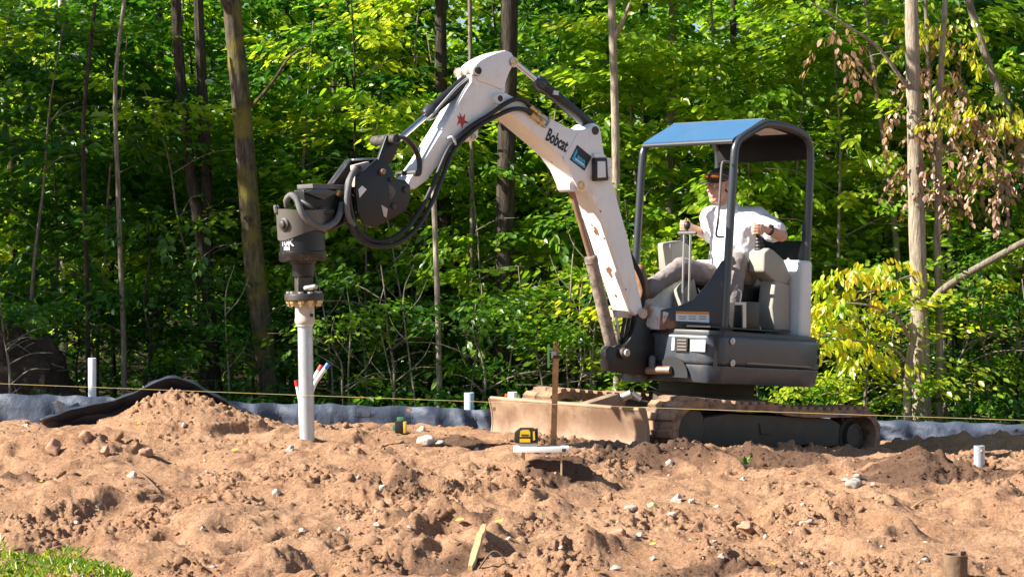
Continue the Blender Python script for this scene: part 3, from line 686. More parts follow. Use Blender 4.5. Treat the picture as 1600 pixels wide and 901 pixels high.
# --- boom
BO = [(777,148),(790,145),(812,157),(836,171),(860,185),(885,198),(900,203),(910,203),(920,199),(929,192),(937,197),(940,212),(944,240),(952,250),(957,285),(968,325),(980,367),(991,417),(1001,466),(1005,486),(1000,496),(990,490),(986,481),(965,415),(942,343),(925,308),(916,298),(903,297),(897,282),(889,264),(873,242),(850,221),(826,201),(803,182),(790,176),(778,172)]
boom = part(MB().prism([BW(x, y, .112) for x, y in BO], -BN*.224), 'boom', 'white', bev=.009, seg=2, label='cream white cranked boom with chipped paint')
# welded side doubler and gusset edges
plate([(905,206),(921,201),(929,195),(936,199),(939,213),(942,238),(930,262),(915,296),(903,296),(897,281),(890,264),(880,247)], .120, .010, 'side_doubler', 'white', boom, bev=.004)
pin(931.5, 204, .132, .030, .26, 'arm_cylinder_pin', 'castiron', boom); pin(910, 289.5, .132, .030, .26, 'boom_cylinder_pin', 'brass', boom)
pin(782, 154, .135, .040, .27, 'arm_pivot', 'hood', boom); pin(782, 154, .1375, .024, .03, 'arm_pivot_pin', 'castiron', boom)
part(MB().lathe(BW(891, 291, .06)-BN*.10, BN, [(0,.040),(.14,.040)], 18), 'rod_eye', 'hood', boom)
# work light
wl = plate([(930,247),(949,247),(951,282),(931,283)], .165, .045, 'work_light', 'plastic', boom, bev=.006)
plate([(934,252),(946,252),(947,277),(934,278)], .168, .006, 'lamp_lens', 'glasslens', wl, bev=.002)
plate([(928,240),(944,240),(946,246),(930,247)], .15, .03, 'light_bracket', 'white', wl, bev=.003)
plate([(947,246),(955,247),(957,280),(950,282)], .14, .03, 'light_bracket', 'white', wl, bev=.003)
# dealer sticker
stk = plate([(902,226.5),(924.5,245),(913.5,267),(890.5,249.5)], .1155+.008, .0015, 'dealer_sticker', 'ink', boom, bev=0)
# lettering
def lettering(txt, p0, xdir, n, size, mat, name, parent, bold=.0, sx=1.0, align='LEFT'):
    c = bpy.data.curves.new(name, 'FONT'); c.body = txt; c.size = size; c.offset = bold; c.extrude = .0006; c.align_x = align; c.resolution_u = 3
    xd = Vector(xdir).normalized(); nn = Vector(n).normalized(); yd = nn.cross(xd).normalized()
    tmp = bpy.data.objects.new('tmp_text', c); COL.objects.link(tmp); dg = bpy.context.evaluated_depsgraph_get()
    me = bpy.data.meshes.new_from_object(tmp.evaluated_get(dg)); bpy.data.objects.remove(tmp); bpy.data.curves.remove(c)
    Mx = Matrix(((xd.x*sx, yd.x, nn.x, p0[0]), (xd.y*sx, yd.y, nn.y, p0[1]), (xd.z*sx, yd.z, nn.z, p0[2]), (0,0,0,1)))
    me.transform(Mx); me.name = name; me.materials.clear()
    return link(name, me, M[mat], parent)
tx = BW(890.5, 232.5, .1145) - BW(852.5, 208.5, .1145)
lettering('Bobcat', BW(851.5, 217.5, .1145), tx, BN, .128, 'ink', 'maker_lettering', boom, bold=.0035, sx=.55)
sx_ = BW(924.5,245,.125)-BW(902,226.5,.125)
lettering('Lano', BW(896.2, 245.5, .1255), sx_, BN, .072, 'cyan', 'dealer_lettering', stk, bold=.0025, sx=.74)
lettering('L', BW(893.2, 247.5, .1258), sx_, BN, .118, 'cyan', 'dealer_initial', stk, bold=.002, sx=.5)
plate([(896.5,247.5),(915,260.5),(913.4,263.2),(895,250.5)], .1255, .0008, 'dealer_band', 'cyan', stk, bev=0)
plate([(899.5,247.2),(914.0,257.6),(913.0,259.2),(898.6,248.9)], .1262, .0006, 'dealer_strip', 'paper', stk, bev=0)
# bare patches on the boom front (chipped paint, raised a hair as separate flakes)
fn = (BW(942,343,.112)-BW(965,415,.112)).normalized().cross(BN).normalized()
lettering('Bobcat', hq(1253.4, 514.5, .008), hq(1266, 515.6, .008)-hq(1253.4, 514.5, .008), HD, .055, 'ink', 'hood_lettering', rear, bold=.001, sx=.55)
# --- boom cylinder
c0, c1, c2 = BW(891, 292, .015), BW(922.5, 400, .015), BW(957, 549, .015)
bcy = part(MB().lathe(c1, c2-c1, [(0,.040),(.012,.049),(.05,.049),(.052,.045),((c2-c1).length-.03,.045),((c2-c1).length,.040)], 20), 'boom_cylinder', 'barrelmud', label='mud streaked boom cylinder in front of the boom')
part(MB().cyl(c0, c1, .022, seg=16), 'cylinder_rod', 'rustrod', bcy)

# --- arm
AR = [(737,112),(741,103),(750,95),(762,88),(776,82),(790,78.5),(799,82),(805,92),(803,101),(796,113),(790,130),(789,146),(784,160),(774,168),(762,184),(748,200),(747,214),(741,221),(731,218),(722,220),(708,229),(690,251),(666,283),(648,296),(636,292),(640,280),(660,254),(696,196),(728,141),(737,128)]
arm = part(MB().prism([BW(x, y, .088) for x, y in AR], -BN*.176), 'arm', 'white', bev=.009, seg=2, label='white dipper arm with red star mark')
plate([(741,104),(750,95.5),(762,88.5),(776,83),(790,79.5),(798,83),(804,92),(801,103),(794,117),(789,133),(787,141),(771,134),(748,126),(742,118)], .104, .017, 'head_plate', 'white', arm, bev=.005)
plate([(741,104),(750,95.5),(762,88.5),(776,83),(790,79.5),(798,83),(804,92),(801,103),(794,117),(789,133),(787,141),(771,134),(748,126),(742,118)], -.087, .017, 'head_plate', 'white', arm, bev=.005)
pin(746, 110.5, .118, .038, .23, 'bucket_cylinder_boss', 'white', arm); pin(748.5, 110.5, .124, .026, .02, 'bucket_cylinder_pin', 'castiron', arm)
pin(804, 97, .118, .036, .23, 'arm_cylinder_boss', 'white', arm); pin(805, 97, .124, .025, .02, 'arm_cylinder_pin', 'brass', arm)
pin(741, 213.5, .10, .022, .2, 'thumb_lug', 'flange', arm)
for pts in (((718,176),(723,184),(727,177),(726,188),(733,192),(725,193),(722,201),(719,192),(714,196),(717,187),(714,181),(719,183)),):
    plate(pts, .0905, .0015, 'red_star_mark', 'red', arm, bev=0)
# --- arm cylinder (between arm head and boom)
def hyd(name, e0, e1, split, rb, rr, matb, label, parent=None, rodmat='chrome'):
    mid = e0.lerp(e1, split); L = (e1-mid).length
    o = part(MB().lathe(mid, e1-mid, [(0,rb*.9),(.01,rb*1.15),(.06,rb*1.15),(.062,rb),(L-.03,rb),(L,rb*.8)], 20), name, matb, parent, label=label)
    part(MB().cyl(e0, mid, rr, seg=14), 'cylinder_rod', rodmat, o)
    part(MB().lathe(mid-(e1-mid).normalized()*.012, e1-mid, [(0,rr*1.2),(.0,rb*.95),(.03,rb*1.22),(.06,rb*1.22)], 20), 'gland', 'tube', o)
    return o
hyd('arm_cylinder', BW(804,97,0), BW(931,204,0), .27, .043, .022, 'black', 'black arm cylinder above the boom')
ac0 = BW(804,97,0).lerp(BW(931,204,0), .45)
part(MB().box(ac0 + BN*.045, (.05,.012,.03)), 'cylinder_port', 'bolt')
hyd('bucket_cylinder', BW(612,228,0), BW(746,110,0), .40, .042, .020, 'black', 'black bucket cylinder along the arm')
part(MB().tube(smoothpath([BW(736,118,.045), BW(715,135,.05), BW(690,163,.05), BW(672,184,.045), BW(666,186,.03)], 5), .010, 8), 'cylinder_pipe', 'bolt')
# --- bucket links
lk = part(MB().tube(smoothpath([BW(622,214,.10), BW(636,218,.11), BW(648,232,.11), BW(655,250,.11), BW(655,268,.105), BW(652,274,.10)], 5), [.030]*26, 10, flat=.42), 'curved_link', 'castiron', label='rusty black curved tipping link')
part(MB().tube(smoothpath([BW(622,214,-.10), BW(636,218,-.11), BW(648,232,-.11), BW(655,250,-.11), BW(655,268,-.105), BW(652,274,-.10)], 5), [.030]*26, 10, flat=.42), 'far_link_plate', 'castiron', lk)
pin(620, 217, .14, .034, .28, 'link_pin', 'black', lk); pin(655, 270, .13, .022, .26, 'link_foot_pin', 'castiron', lk)
for w in (.085, -.055):
    plate([(604,212),(624,213),(627,221),(612,254),(600,264),(588,258),(592,246)], w, .03, 'straight_link', 'black', lk, bev=.006)
# --- hydraulic hoses down the arm
def hose(pts, r=.016, mat='rubber', n=7, parent=None, name='hydraulic_hose', label=None):
    return part(MB().tube(smoothpath([BW(x, y, w) for x, y, w in pts], n), r, 10), name, mat, parent, label=label)
hs = hose([(828,166,.13),(820,158,.135),(806,155,.14),(788,163,.14),(764,180,.125),(738,196,.12),(715,216,.115),(700,235,.115),(682,275,.13),(664,315,.15),(640,352,.17),(612,373,.17),(585,377,.15),(565,365,.13),(553,345,.12),(546,315,.12),(545,290,.12),(552,272,.10),(562,262,.06)], label='black hose looping from the boom to the drive head')
hs2 = hose([(830,178,.13),(818,171,.135),(800,171,.14),(775,182,.13),(748,197,.125),(722,219,.12),(706,240,.12),(690,280,.135),(672,322,.155),(648,360,.175),(615,382,.18),(580,383,.16),(556,368,.14),(546,345,.13),(541,312,.13),(543,285,.13),(552,268,.11),(560,262,.08)], label='second black hose hanging lowest under the arm')
hose([(705,222,.10),(696,238,.10),(684,268,.11),(674,296,.12)], .012, 'bolt', name='hose_sleeve', parent=hs)
for (a, b) in (((828,166),(842,178)), ((830,178),(846,192))):
    q0, q1 = BW(*a, .13), BW(*b, .125)
    part(MB().lathe(q0, q1-q0, [(0,.016),(.005,.020),(.03,.020),(.031,.015),((q1-q0).length-.02,.015),((q1-q0).length-.019,.022),((q1-q0).length,.022)], 8), 'hose_fitting', 'brass', hs)
hose([(842,178,.125),(850,184,.12),(856,189,.11)], .012, 'flange', name='valve_pipe', parent=hs); hose([(846,192,.125),(852,198,.12),(858,190,.12),(860,182,.12)], .009, 'bolt', name='valve_handle', parent=hs)
hose([(700,216,.10),(706,214,.13),(711,222,.13),(712,230,.11)], .008, 'inkwhite', name='hose_clip', parent=hs)
# boom-back hoses
hose([(950,300,-.02),(970,360,-.0),(990,410,.0),(1003,440,.03),(1007,462,.05),(1002,482,.03)], .013, name='boom_hose'); hose([(952,305,.03),(976,375,.05),(994,412,.07),(1004,432,.09),(1006,455,.08),(998,480,.04)], .010, name='boom_hose')
# chipped-paint patches: thin flakes of bare rusty steel on the front face of the boom
ff = [BW(942,343,.112), BW(965,415,.112)]; fd = (ff[1]-ff[0]).normalized(); fno = BN.cross(fd).normalized()
if fno.x < 0: fno = -fno
M['bare'] = surf('bare_rusted_patch', (.20,.09,.05), .7, var=.2)
for (px, py, sz, sd) in ((931,361,.030,1), (952,424,.036,2), (938,330,.012,3), (925,352,.010,4), (962,462,.013,5), (944,372,.009,6), (978,452,.010,7)):
    c = onplane(px, py, ff[0]+fno*.0015, fno); rr = random.Random(sd); P = []
    for k in range(13):
        q = 2*math.pi*k/13; r = sz*rr.uniform(.45, 1.15); P.append(c + fd*math.cos(q)*r*1.25 + BN*math.sin(q)*r)
    part(MB().prism(P, fno*.0012), 'bare_patch', 'bare', boom)

# ------------------------------------------------------------------ drive head hanging from the arm
def WB(px, py, w): return MACH @ BW(px, py, w)
WN = (MACH.to_3x3() @ BN).normalized()
DT = WB(471, 330, 0); DB = WB(476.5, 500, 0)
DR = thing('pile_drive_head', 'black hydraulic screw pile drive head hanging from the arm', 'drive head', mat=Matrix.Translation(DT))
def dpart(mb, name, mat, parent=None, bev=0, label=None, seg=2):
    if bev: mb.bevel(bev, seg)
    o = mb.build(name, M[mat], parent or DR, world=True)
    if label: o['label'] = label
    return o
def dplate(pxs, w, th, name, mat, parent=None, bev=.006, label=None):
    return dpart(MB().prism([WB(x, y, w) for x, y in pxs], -WN*th), name, mat, parent, bev, label)
AXD = (DB-DT).normalized()
def ax_at(y):      # point on the drive axis at picture row y
    return DT + AXD*((DB-DT).length*(y-330)/170.0)
mp = dplate([(589,248),(604,255),(612,262),(617,279),(634,282),(641,290),(642,309),(635,329),(617,339),(586,356),(568,351),(559,330),(556,300),(557,276)], .135, .022, 'side_plate', 'black', label='scuffed black side plate of the hitch cradle')
dplate([(589,248),(604,255),(612,262),(617,279),(634,282),(641,290),(642,309),(635,329),(617,339),(586,356),(568,351),(559,330),(556,300),(557,276)], -.10, .022, 'side_plate', 'black')
fp = dplate([(586,247),(541,249),(513,287),(520,298),(545,300),(590,330),(600,262)], -.125, .02, 'hood_plate', 'black')
def strip(a, b, w0, w1, th, name, mat, parent):
    A, B = WB(*a, w0), WB(*b, w0); d = (B-A).normalized(); n = d.cross(WN).normalized()
    return dpart(MB().prism([A, B, B + WN*(w1-w0), A + WN*(w1-w0)], n*th), name, mat, parent, bev=.002)
strip((541,249),(588,247), -.125, -.03, .012, 'hood_flange', 'galv', fp); strip((513,287),(541,249), -.125, -.06, .010, 'hood_flange', 'black', fp)  # pale metal on the top flange paints the black hood's sunlit edge
dplate([(488,287),(541,289),(541,296),(489,294)], .10, .20, 'hitch_base_plate', 'wrap', bev=.004)
dplate([(553,258),(577,252),(580,262),(556,292)], .05, .05, 'hose_manifold', 'flange')
for (x, y, w, r, m) in ((600,268,.165,.020,'rustrod'),(617,322,.15,.020,'castiron'),(612,280,.15,.014,'castiron'),(636,296,.15,.022,'castiron')):
    dpart(MB().lathe(WB(x,y,w)-WN*.05, WN, [(0,r),(.045,r),(.05,r*.8),(.05,.001)], 16), 'cradle_pin', m, mp)
dplate([(596,320),(606,326),(604,340),(600,338)], .138, .003, 'scuffed_patch', 'flange', mp, bev=0); dplate([(560,296),(566,290),(573,296),(562,309)], .138, .003, 'scuffed_patch', 'inkwhite', mp, bev=0)
dpart(MB().cyl(WB(606,300,.13), WB(606,300,-.12), .05), 'cradle_tube', 'black')
# yoke between cradle and motor
yk = dplate([(474,296),(545,296),(556,312),(556,345),(520,352),(495,340),(476,318)], .065, .13, 'yoke', 'black', bev=.012)
dpart(MB().lathe(WB(508,337,.09)-WN*.18, WN, [(0,.055),(.005,.06),(.175,.06),(.18,.05),(.18,.03),(.185,.03),(.185,.001)], 20), 'yoke_pivot', 'castiron', yk)
dpart(MB().lathe(WB(530,301,.085)-WN*.03, WN, [(0,.024),(.03,.024),(.036,.015)], 14), 'brass_plug', 'brass', yk)
dplate([(476,300),(500,292),(530,300),(505,312)], .10, .03, 'yoke_rib', 'tube', yk)
# motor and gearbox
L0 = (ax_at(372)-ax_at(326)).length
mot = dpart(MB().lathe(ax_at(334), AXD, [(0,.05),(.0,.125),(.02,.142),((ax_at(392)-ax_at(334)).length,.146),((ax_at(392)-ax_at(334)).length+.004,.154),((ax_at(405)-ax_at(334)).length,.154),((ax_at(408)-ax_at(334)).length,.145),((ax_at(408)-ax_at(334)).length,.08)], 40), 'motor_housing', 'black')
# shroud collar with scalloped lower edge, open top
mb = MB(); n = 48; rings = []
e1 = AXD.orthogonal().normalized(); e2 = AXD.cross(e1).normalized()
for j in range(n):
    q = 2*math.pi*j/n; dr = e1*math.cos(q)+e2*math.sin(q)
    fr = dr.dot(V(-.8,-.6,0)); low = 366 + 9*max(0, fr)**2 - 6*(1-abs(fr)); top = 329 - 4*max(0, abs(fr)-.6)*2
    rings.append([mb.bm.verts.new(ax_at(top)+dr*.150), mb.bm.verts.new(ax_at(top)+dr*.163), mb.bm.verts.new(ax_at(low)+dr*.158), mb.bm.verts.new(ax_at(low)+dr*.148)])
for j in range(n):
    a, b = rings[j], rings[(j+1) % n]
    for k in range(4): mb.bm.faces.new((a[k], a[(k+1) % 4], b[(k+1) % 4], b[k]))
col = dpart(mb, 'shroud_collar', 'black')
ear = V(-.62,-.78,0).normalized()
ep = ax_at(351)+ear*.156
dpart(MB().lathe(ep, ear, [(0,.042),(.012,.042),(.016,.036),(.016,.024),(.03,.022),(.034,.012),(.034,.001)], 20), 'trunnion_boss', 'castiron', col)
for s in (-1, 1):
    q = ax_at(331) + V(-1,-.1*s,0)*.15 + V(0,.08*s,0); dpart(MB().cap(q, q+V(-.01,0,.03), .018, .014), 'lifting_ear', 'wrap', col)
# shaft, square drive, flange with bolts, adaptor
l = lambda y: (ax_at(y)-ax_at(407)).length
dpart(MB().lathe(ax_at(407), AXD, [(0,.085),(l(411),.085),(l(412),.072),(l(431),.070),(l(433),.05)], 28), 'output_shaft', 'black')
sq = MB(); sqr = Matrix.Rotation(R(20), 3, 'Z'); sq.box((ax_at(432)+ax_at(459))/2, (.10,.10,.115), sqr); dpart(sq, 'square_drive', 'castiron', bev=.006)
pc = ax_at(450) + V(.02,-.06,0); dpart(MB().cap(pc, pc+V(.06,-.02,.01), .018, .018), 'coupling_pin', 'bolt')
fl = dpart(MB().lathe(ax_at(458), AXD, [(0,.10),(.0,.122),(.012,.126),(.040,.126),(.046,.12),(.046,.05)], 36), 'flange', 'castiron')
for j in range(10):
    q = 2*math.pi*j/10+.2; d = V(math.cos(q), math.sin(q), 0); p = ax_at(469)+d*.098
    dpart(MB().lathe(p, AXD, [(0,.022),(.02,.022),(.02,.012),(.038,.012)], 6), 'flange_bolt', 'brass', fl)
    p = ax_at(458)+d*.098; dpart(MB().lathe(p, -AXD, [(0,.019),(.012,.019)], 6), 'flange_nut', 'bolt', fl)
ad = dpart(MB().lathe(ax_at(469), AXD, [(0,.066),(.01,.064),(l(495)-l(469),.062),(l(499)-l(469),.066),(l(503)-l(469),.066),(l(506)-l(469),.058)], 28), 'pile_adaptor', 'flange', label='pale scuffed adaptor socket above the pipe')
dpart(MB().lathe(ax_at(492)+V(.75,-.66,0)*.055, V(.75,-.66,0), [(0,.012),(.014,.012)], 10), 'adaptor_hole', 'ink', ad)
# lettering wrapped round the motor housing
def wrap_text(txt, rowy, size, phi0, rad, parent, sx=1.0, bold=.002):
    c = bpy.data.curves.new('drive_lettering', 'FONT'); c.body = txt; c.size = size; c.offset = bold; c.resolution_u = 2; c.align_x = 'CENTER'
    t = bpy.data.objects.new('tmp_text', c); COL.objects.link(t); dg = bpy.context.evaluated_depsgraph_get()
    me = bpy.data.meshes.new_from_object(t.evaluated_get(dg)); bpy.data.objects.remove(t); bpy.data.curves.remove(c)
    base = ax_at(rowy)
    for v in me.vertices:
        q = phi0 + v.co.x*sx/rad; v.co = base + V(math.sin(q), -math.cos(q), 0)*rad + V(0,0,1)*v.co.y - DT
    me.materials.clear(); return link('drive_lettering', me, M['inkwhite'], parent)
wrap_text('10K', 384, .064, -.66, .1478, mot, 1.05, .0012); wrap_text('MM', 391, .034, -.66, .1480, mot, 1.0, .0006)
# wrapped hoses on the drive head
def dh(pts, r, mat, name='drive_hose', lab=None):
    o = dpart(MB().tube(smoothpath([WB(x, y, w) for x, y, w in pts], 6), r, 10), name, mat)
    if lab: o['label'] = lab
    return o
dh([(449,322,.02),(448,312,.05),(455,305,.08),(464,312,.12),(472,333,.15),(488,350,.16),(506,355,.15),(524,346,.13),(532,330,.11),(534,318,.08)], .021, 'wrap', lab='grey spiral wrapped hose over the motor')
dh([(556,263,.10),(549,275,.14),(544,295,.155),(542,318,.155),(545,340,.15),(553,352,.13)], .019, 'wrap')
dh([(463,322,-.02),(470,314,.03),(485,322,.10),(500,332,.12),(520,330,.11)], .016, 'rubber')
dh([(500,352,.10),(520,356,.12),(534,348,.10),(538,336,.06)], .013, 'rubber')

# ------------------------------------------------------------------ the pile itself
PB = WB(481, 690, 0); PB.z = H(PB.x, PB.y)-.25
PT = ax_at(503)
pl = thing('steel_pile', 'upright galvanised steel pipe pile being driven into the soil', 'pile', loc=(PB.x, PB.y, H(PB.x, PB.y)))
pd = PT-PB
MB().lathe(PB, pd, [(0,.0485),(pd.length-.02,.0485),(pd.length,.047)], 28).build('pipe_shaft', M['galv'], pl, world=True)
MB().lathe(PT-pd.normalized()*.03, pd, [(0,.0495),(.004,.057),(.028,.057),(.032,.0495)], 28).build('pipe_collar', M['galv'], pl, world=True)

# ------------------------------------------------------------------ operator
PM = MACH @ Matrix.Translation((-.28, 0, 1.20))
PR = thing('person', 'seated operator in white t-shirt, dark cap and taupe trousers working the joysticks', 'person', mat=PM)
OFF = V(.28, 0, -1.20)
def rm(mb, name, mat, parent, vox, smooth=4, disp=None):
    mb.bm.transform(Matrix.Translation(OFF)); bmesh.ops.recalc_face_normals(mb.bm, faces=mb.bm.faces)
    me = bpy.data.meshes.new(name); mb.bm.to_mesh(me); mb.bm.free()
    o = link(name, me, M[mat], parent)
    r = o.modifiers.new('remesh', 'REMESH'); r.mode = 'VOXEL'; r.voxel_size = vox; r.use_smooth_shade = True
    s = o.modifiers.new('smooth', 'SMOOTH'); s.iterations = smooth; s.factor = .5
    if disp:
        t = bpy.data.textures.new(name+'_folds', 'CLOUDS'); t.noise_scale = disp[1]; t.noise_depth = 2
        d = o.modifiers.new('folds', 'DISPLACE'); d.texture = t; d.strength = disp[0]; d.mid_level = .5
    return o
pel = V(-.30,0,1.275); chest = V(-.245,0,1.60); nb = V(-.185,-.02,1.76); hc = V(-.085,-.045,1.955)
shL, shR = V(-.275,.185,1.715), V(-.205,-.20,1.725)
elL = onb(1221, 368, .40); elR = onb(1113, 372, -.37)
wrL = JL1 + V(-.065,.035,.005); wrR = JR1 + V(-.07,-.03,.0)
hipL, hipR = V(-.27,.10,1.25), V(-.27,-.10,1.25)
knL, anL = onb(1151, 410, .22), onb(1142, 494, .25)
knR, anR = onb(1064, 418, -.12), onb(1012, 452, -.10)
fwd = V(1,-.05,-.10).normalized(); lft = V(.05,1,0).normalized(); upv = fwd.cross(lft).normalized()
def hd(f, l, u): return hc + fwd*f + lft*l + upv*u
def limbs(mb, g=0.0, arms=True, legs=True, torso=True):
    if torso:
        for s in (-1, 1):
            mb.cap(pel+V(0,.06*s,-.0), chest+V(-.02,.055*s,-.10), .115+g, .120+g); mb.cap(chest+V(-.01,.06*s,-.12), chest+V(0,.075*s,.05), .115+g, .098+g)
        mb.cap(pel+V(.05,0,.05), chest+V(.04,0,-.12), .115+g, .11+g)
        mb.cap(shL, shR, .062+g, .062+g); mb.cap(shL, chest, .065+g, .08+g); mb.cap(shR, chest, .065+g, .08+g)
        mb.cap(chest+V(0,0,.06), nb, .10+g, .07+g)
    if legs:
        for h, k, a in ((hipL, knL, anL), (hipR, knR, anR)): mb.cap(h, k, .088+g, .066+g); mb.cap(k, a, .062+g, .042+g)
    if arms:
        for sh_, el, wr in ((shL, elL, wrL), (shR, elR, wrR)): mb.cap(sh_, el, .056+g, .046+g); mb.cap(el, wr, .048+g, .030+g)
body = MB(); limbs(body)
body.cap(nb+V(0,0,-.03), hc+V(-.03,0,-.06), .060, .056)
rh_ = Matrix((fwd, lft, upv)).transposed()
body.ball(hd(-.01,0,.03), .1, (.98,.78,.98), rh_).ball(hd(.02,0,-.04), .078, (.95,.82,1.05), rh_).ball(hd(.055,0,-.10), .040, (.9,1.1,.75), rh_)
body.cap(hd(.092,0,.015), hd(.112,0,-.028), .010, .016).ball(hd(.10,0,-.03), .017, (1,1.1,.8), rh_)
body.cap(hd(.083,-.035,.03), hd(.083,.035,.03), .013, .013)
body.cap(hd(.088,-.018,-.062), hd(.088,.018,-.062), .009, .009).cap(hd(.086,-.016,-.075), hd(.086,.016,-.075), .009, .009)
for s in (-1, 1): body.ball(hd(-.015,.080*s,-.005), .03, (.7,.30,1.1), rh_).ball(hd(.06,.045*s,-.03), .030, (.8,.8,.8), rh_)
def hand(mb, wr, stick, side):
    d = (stick-wr); d.z = 0; d.normalize(); lat = V(-d.y, d.x, 0)*side; up = V(0,0,1)   # lat: away from the body midline
    pc_ = stick - d*.030 + lat*.012
    mb.cap(wr, pc_+V(0,0,.0), .027, .024); mb.cap(pc_+up*.026, pc_-up*.026, .020, .018); mb.cap(pc_+d*.012+lat*.012+up*.024, pc_+d*.012+lat*.012-up*.026, .017, .015)
    for k in range(4):
        z = .033-.0215*k; ln = (.95, 1.05, 1.0, .82)[k]
        a0 = stick + lat*.030 + d*.002 + up*z; a1 = stick + lat*.022*ln + d*.034*ln + up*(z-.004); a2 = stick - lat*.012 + d*.036*ln + up*(z-.008); a3 = stick - lat*.028 + d*.012 + up*(z-.010)
        mb.cap(a0, a1, .0100, .0092, 10).cap(a1, a2, .0092, .0085, 10).cap(a2, a3, .0085, .0075, 10)
    t0 = pc_ - lat*.018 + up*.012; t1 = stick - lat*.030 - d*.012 + up*.030; t2 = stick - lat*.026 + d*.014 + up*.046
    mb.cap(t0, t1, .0135, .0110, 10).cap(t1, t2, .0110, .0090, 10)
hand(body, wrL, JL1+V(0,0,.0), 1); hand(body, wrR, JR1, -1)
bo = rm(body, 'body', 'skin', PR, .0060, 3)
# clothing
shirt = MB()
limbs(shirt, .036, arms=False, legs=False)
for sh_, el in ((shL, elL), (shR, elR)): shirt.cap(sh_, sh_.lerp(el, .72), .090, .088)
shirt.cap(pel+V(.05,0,.0), pel+V(-.04,0,.0), .15, .15)
rm(shirt, 'white_tshirt', 'shirt', PR, .009, 3, (.022, .06))
MB_ = MB().cap(nb+V(-.005,.0,.012), nb+V(.005,0,.018), .074, .070); rm(MB_, 'shirt_collar', 'shirt', PR, .010, 2)
tr = MB(); limbs(tr, .016, arms=False, torso=False)
for s in (-1, 1): tr.cap(pel+V(-.02,.07*s,-.02), pel+V(.06,.06*s,-.03), .118, .10)
tr.cap(anL.lerp(knL, .25), anL, .066, .072).cap(anR.lerp(knR, .3), anR+V(-.02,0,.005), .066, .074)
rm(tr, 'work_trousers', 'trousers', PR, .009, 3, (.018, .07))
for an, kn, dirv in ((anR, knR, V(.86,0,-.1)), (anL, knL, V(.9,.2,0))):
    b_ = MB(); dn = (an-kn).normalized(); heel = an + dn*.05
    if an is anR:
        toe = heel + V(.30,0,.95).normalized()*.17; b_.cap(an-dn*.05, heel, .052, .050); b_.cap(heel+V(.0,0,-.02), toe, .045, .040); b_.cap(heel.lerp(toe,.5), toe, .046, .042)
    else:
        toe = heel + dirv.normalized()*.17; b_.cap(an-dn*.05, heel, .052, .050); b_.cap(heel, toe, .045, .042)
    rm(b_, 'work_boot', 'boot', PR, .010, 2)
# name print on the shirt
for k, (w_, dz) in enumerate(((.10,0.0),(.07,.10))):
    pass
# cap with brim, sunglasses resting on it
cp = MB()
cp.ball(hd(-.012,0,.050), .107, (1.0,.82,.86), rh_, 3)
geom = [v for v in cp.bm.verts if (v.co-hd(0,0,.042)).dot(upv) < 0]
bmesh.ops.delete(cp.bm, geom=geom, context='VERTS')
cp.bm.transform(Matrix.Translation(OFF)); co_ = cp.build('baseball_cap', M['cap'], PR); so_ = co_.modifiers.new('thick', 'SOLIDIFY'); so_.thickness = .004; so_.offset = 1
br = MB(); nb_ = 14; top = []
for k in range(nb_+1):
    q = math.pi*(k/nb_-.5)
    inn = hd(-.012 + .105*math.cos(q)*.98, .088*math.sin(q), .046); out = hd(.085 + .095*math.cos(q), .088*math.sin(q), .046 - .012*math.cos(q) - .018*math.sin(q)**2)
    top.append((br.bm.verts.new(inn), br.bm.verts.new(out)))
for k in range(nb_): br.bm.faces.new((top[k][0], top[k][1], top[k+1][1], top[k+1][0]))
br.bm.transform(Matrix.Translation(OFF)); bo_ = br.build('cap_brim', M['cap'], co_); so_ = bo_.modifiers.new('thick', 'SOLIDIFY'); so_.thickness = .004
sg = MB()
for s in (-1, 1): sg.ball(hd(.088,.042*s,.078), .034, (.42,1.0,.62), rh_ @ Matrix.Rotation(R(-22)*-s, 3, 'Z'), 2)
sg.bm.transform(Matrix.Translation(OFF)); sgo = sg.build('sunglasses', M['lens'], PR)
sf = MB().tube(smoothpath([hd(-.03,.088,.07), hd(.05,.083,.092), hd(.092,.055,.098), hd(.102,0,.095), hd(.092,-.055,.098), hd(.05,-.083,.092), hd(-.03,-.088,.07)], 5), .005, 8)
sf.bm.transform(Matrix.Translation(OFF)); sf.build('sunglasses_frame', M['wrap'], sgo)
hr = MB().ball(hd(-.03,0,.010), .092, (.90,.84,.80), rh_, 3); hr.bm.transform(Matrix.Translation(OFF)); hr.build('hair', M['hair'], PR)
for s in (-1, 1):
    e = MB().ball(hd(.083,.030*s,.008), .011, (1,1,1), None, 2); e.bm.transform(Matrix.Translation(OFF)); eo = e.build('eye', M['inkwhite'], PR)
    e = MB().ball(hd(.0925,.030*s,.007), .0045, (1,1,1), None, 1); e.bm.transform(Matrix.Translation(OFF)); e.build('pupil', M['ink'], eo)
wd = (wrL-elL).normalized(); wc = wrL - wd*.035
wt = MB().lathe(wc-wd*.012, wd, [(0,.033),(.001,.037),(.023,.036),(.024,.032)], 20); wt.bm.transform(Matrix.Translation(OFF)); wto = wt.build('wristwatch', M['plastic'], PR)
wt = MB().lathe(wc+V(.01,.02,.028), V(.2,.45,.85), [(0,.02),(.010,.02),(.012,.017),(.012,.001)], 18); wt.bm.transform(Matrix.Translation(OFF)); wt.build('watch_case', M['plastic'], wto)

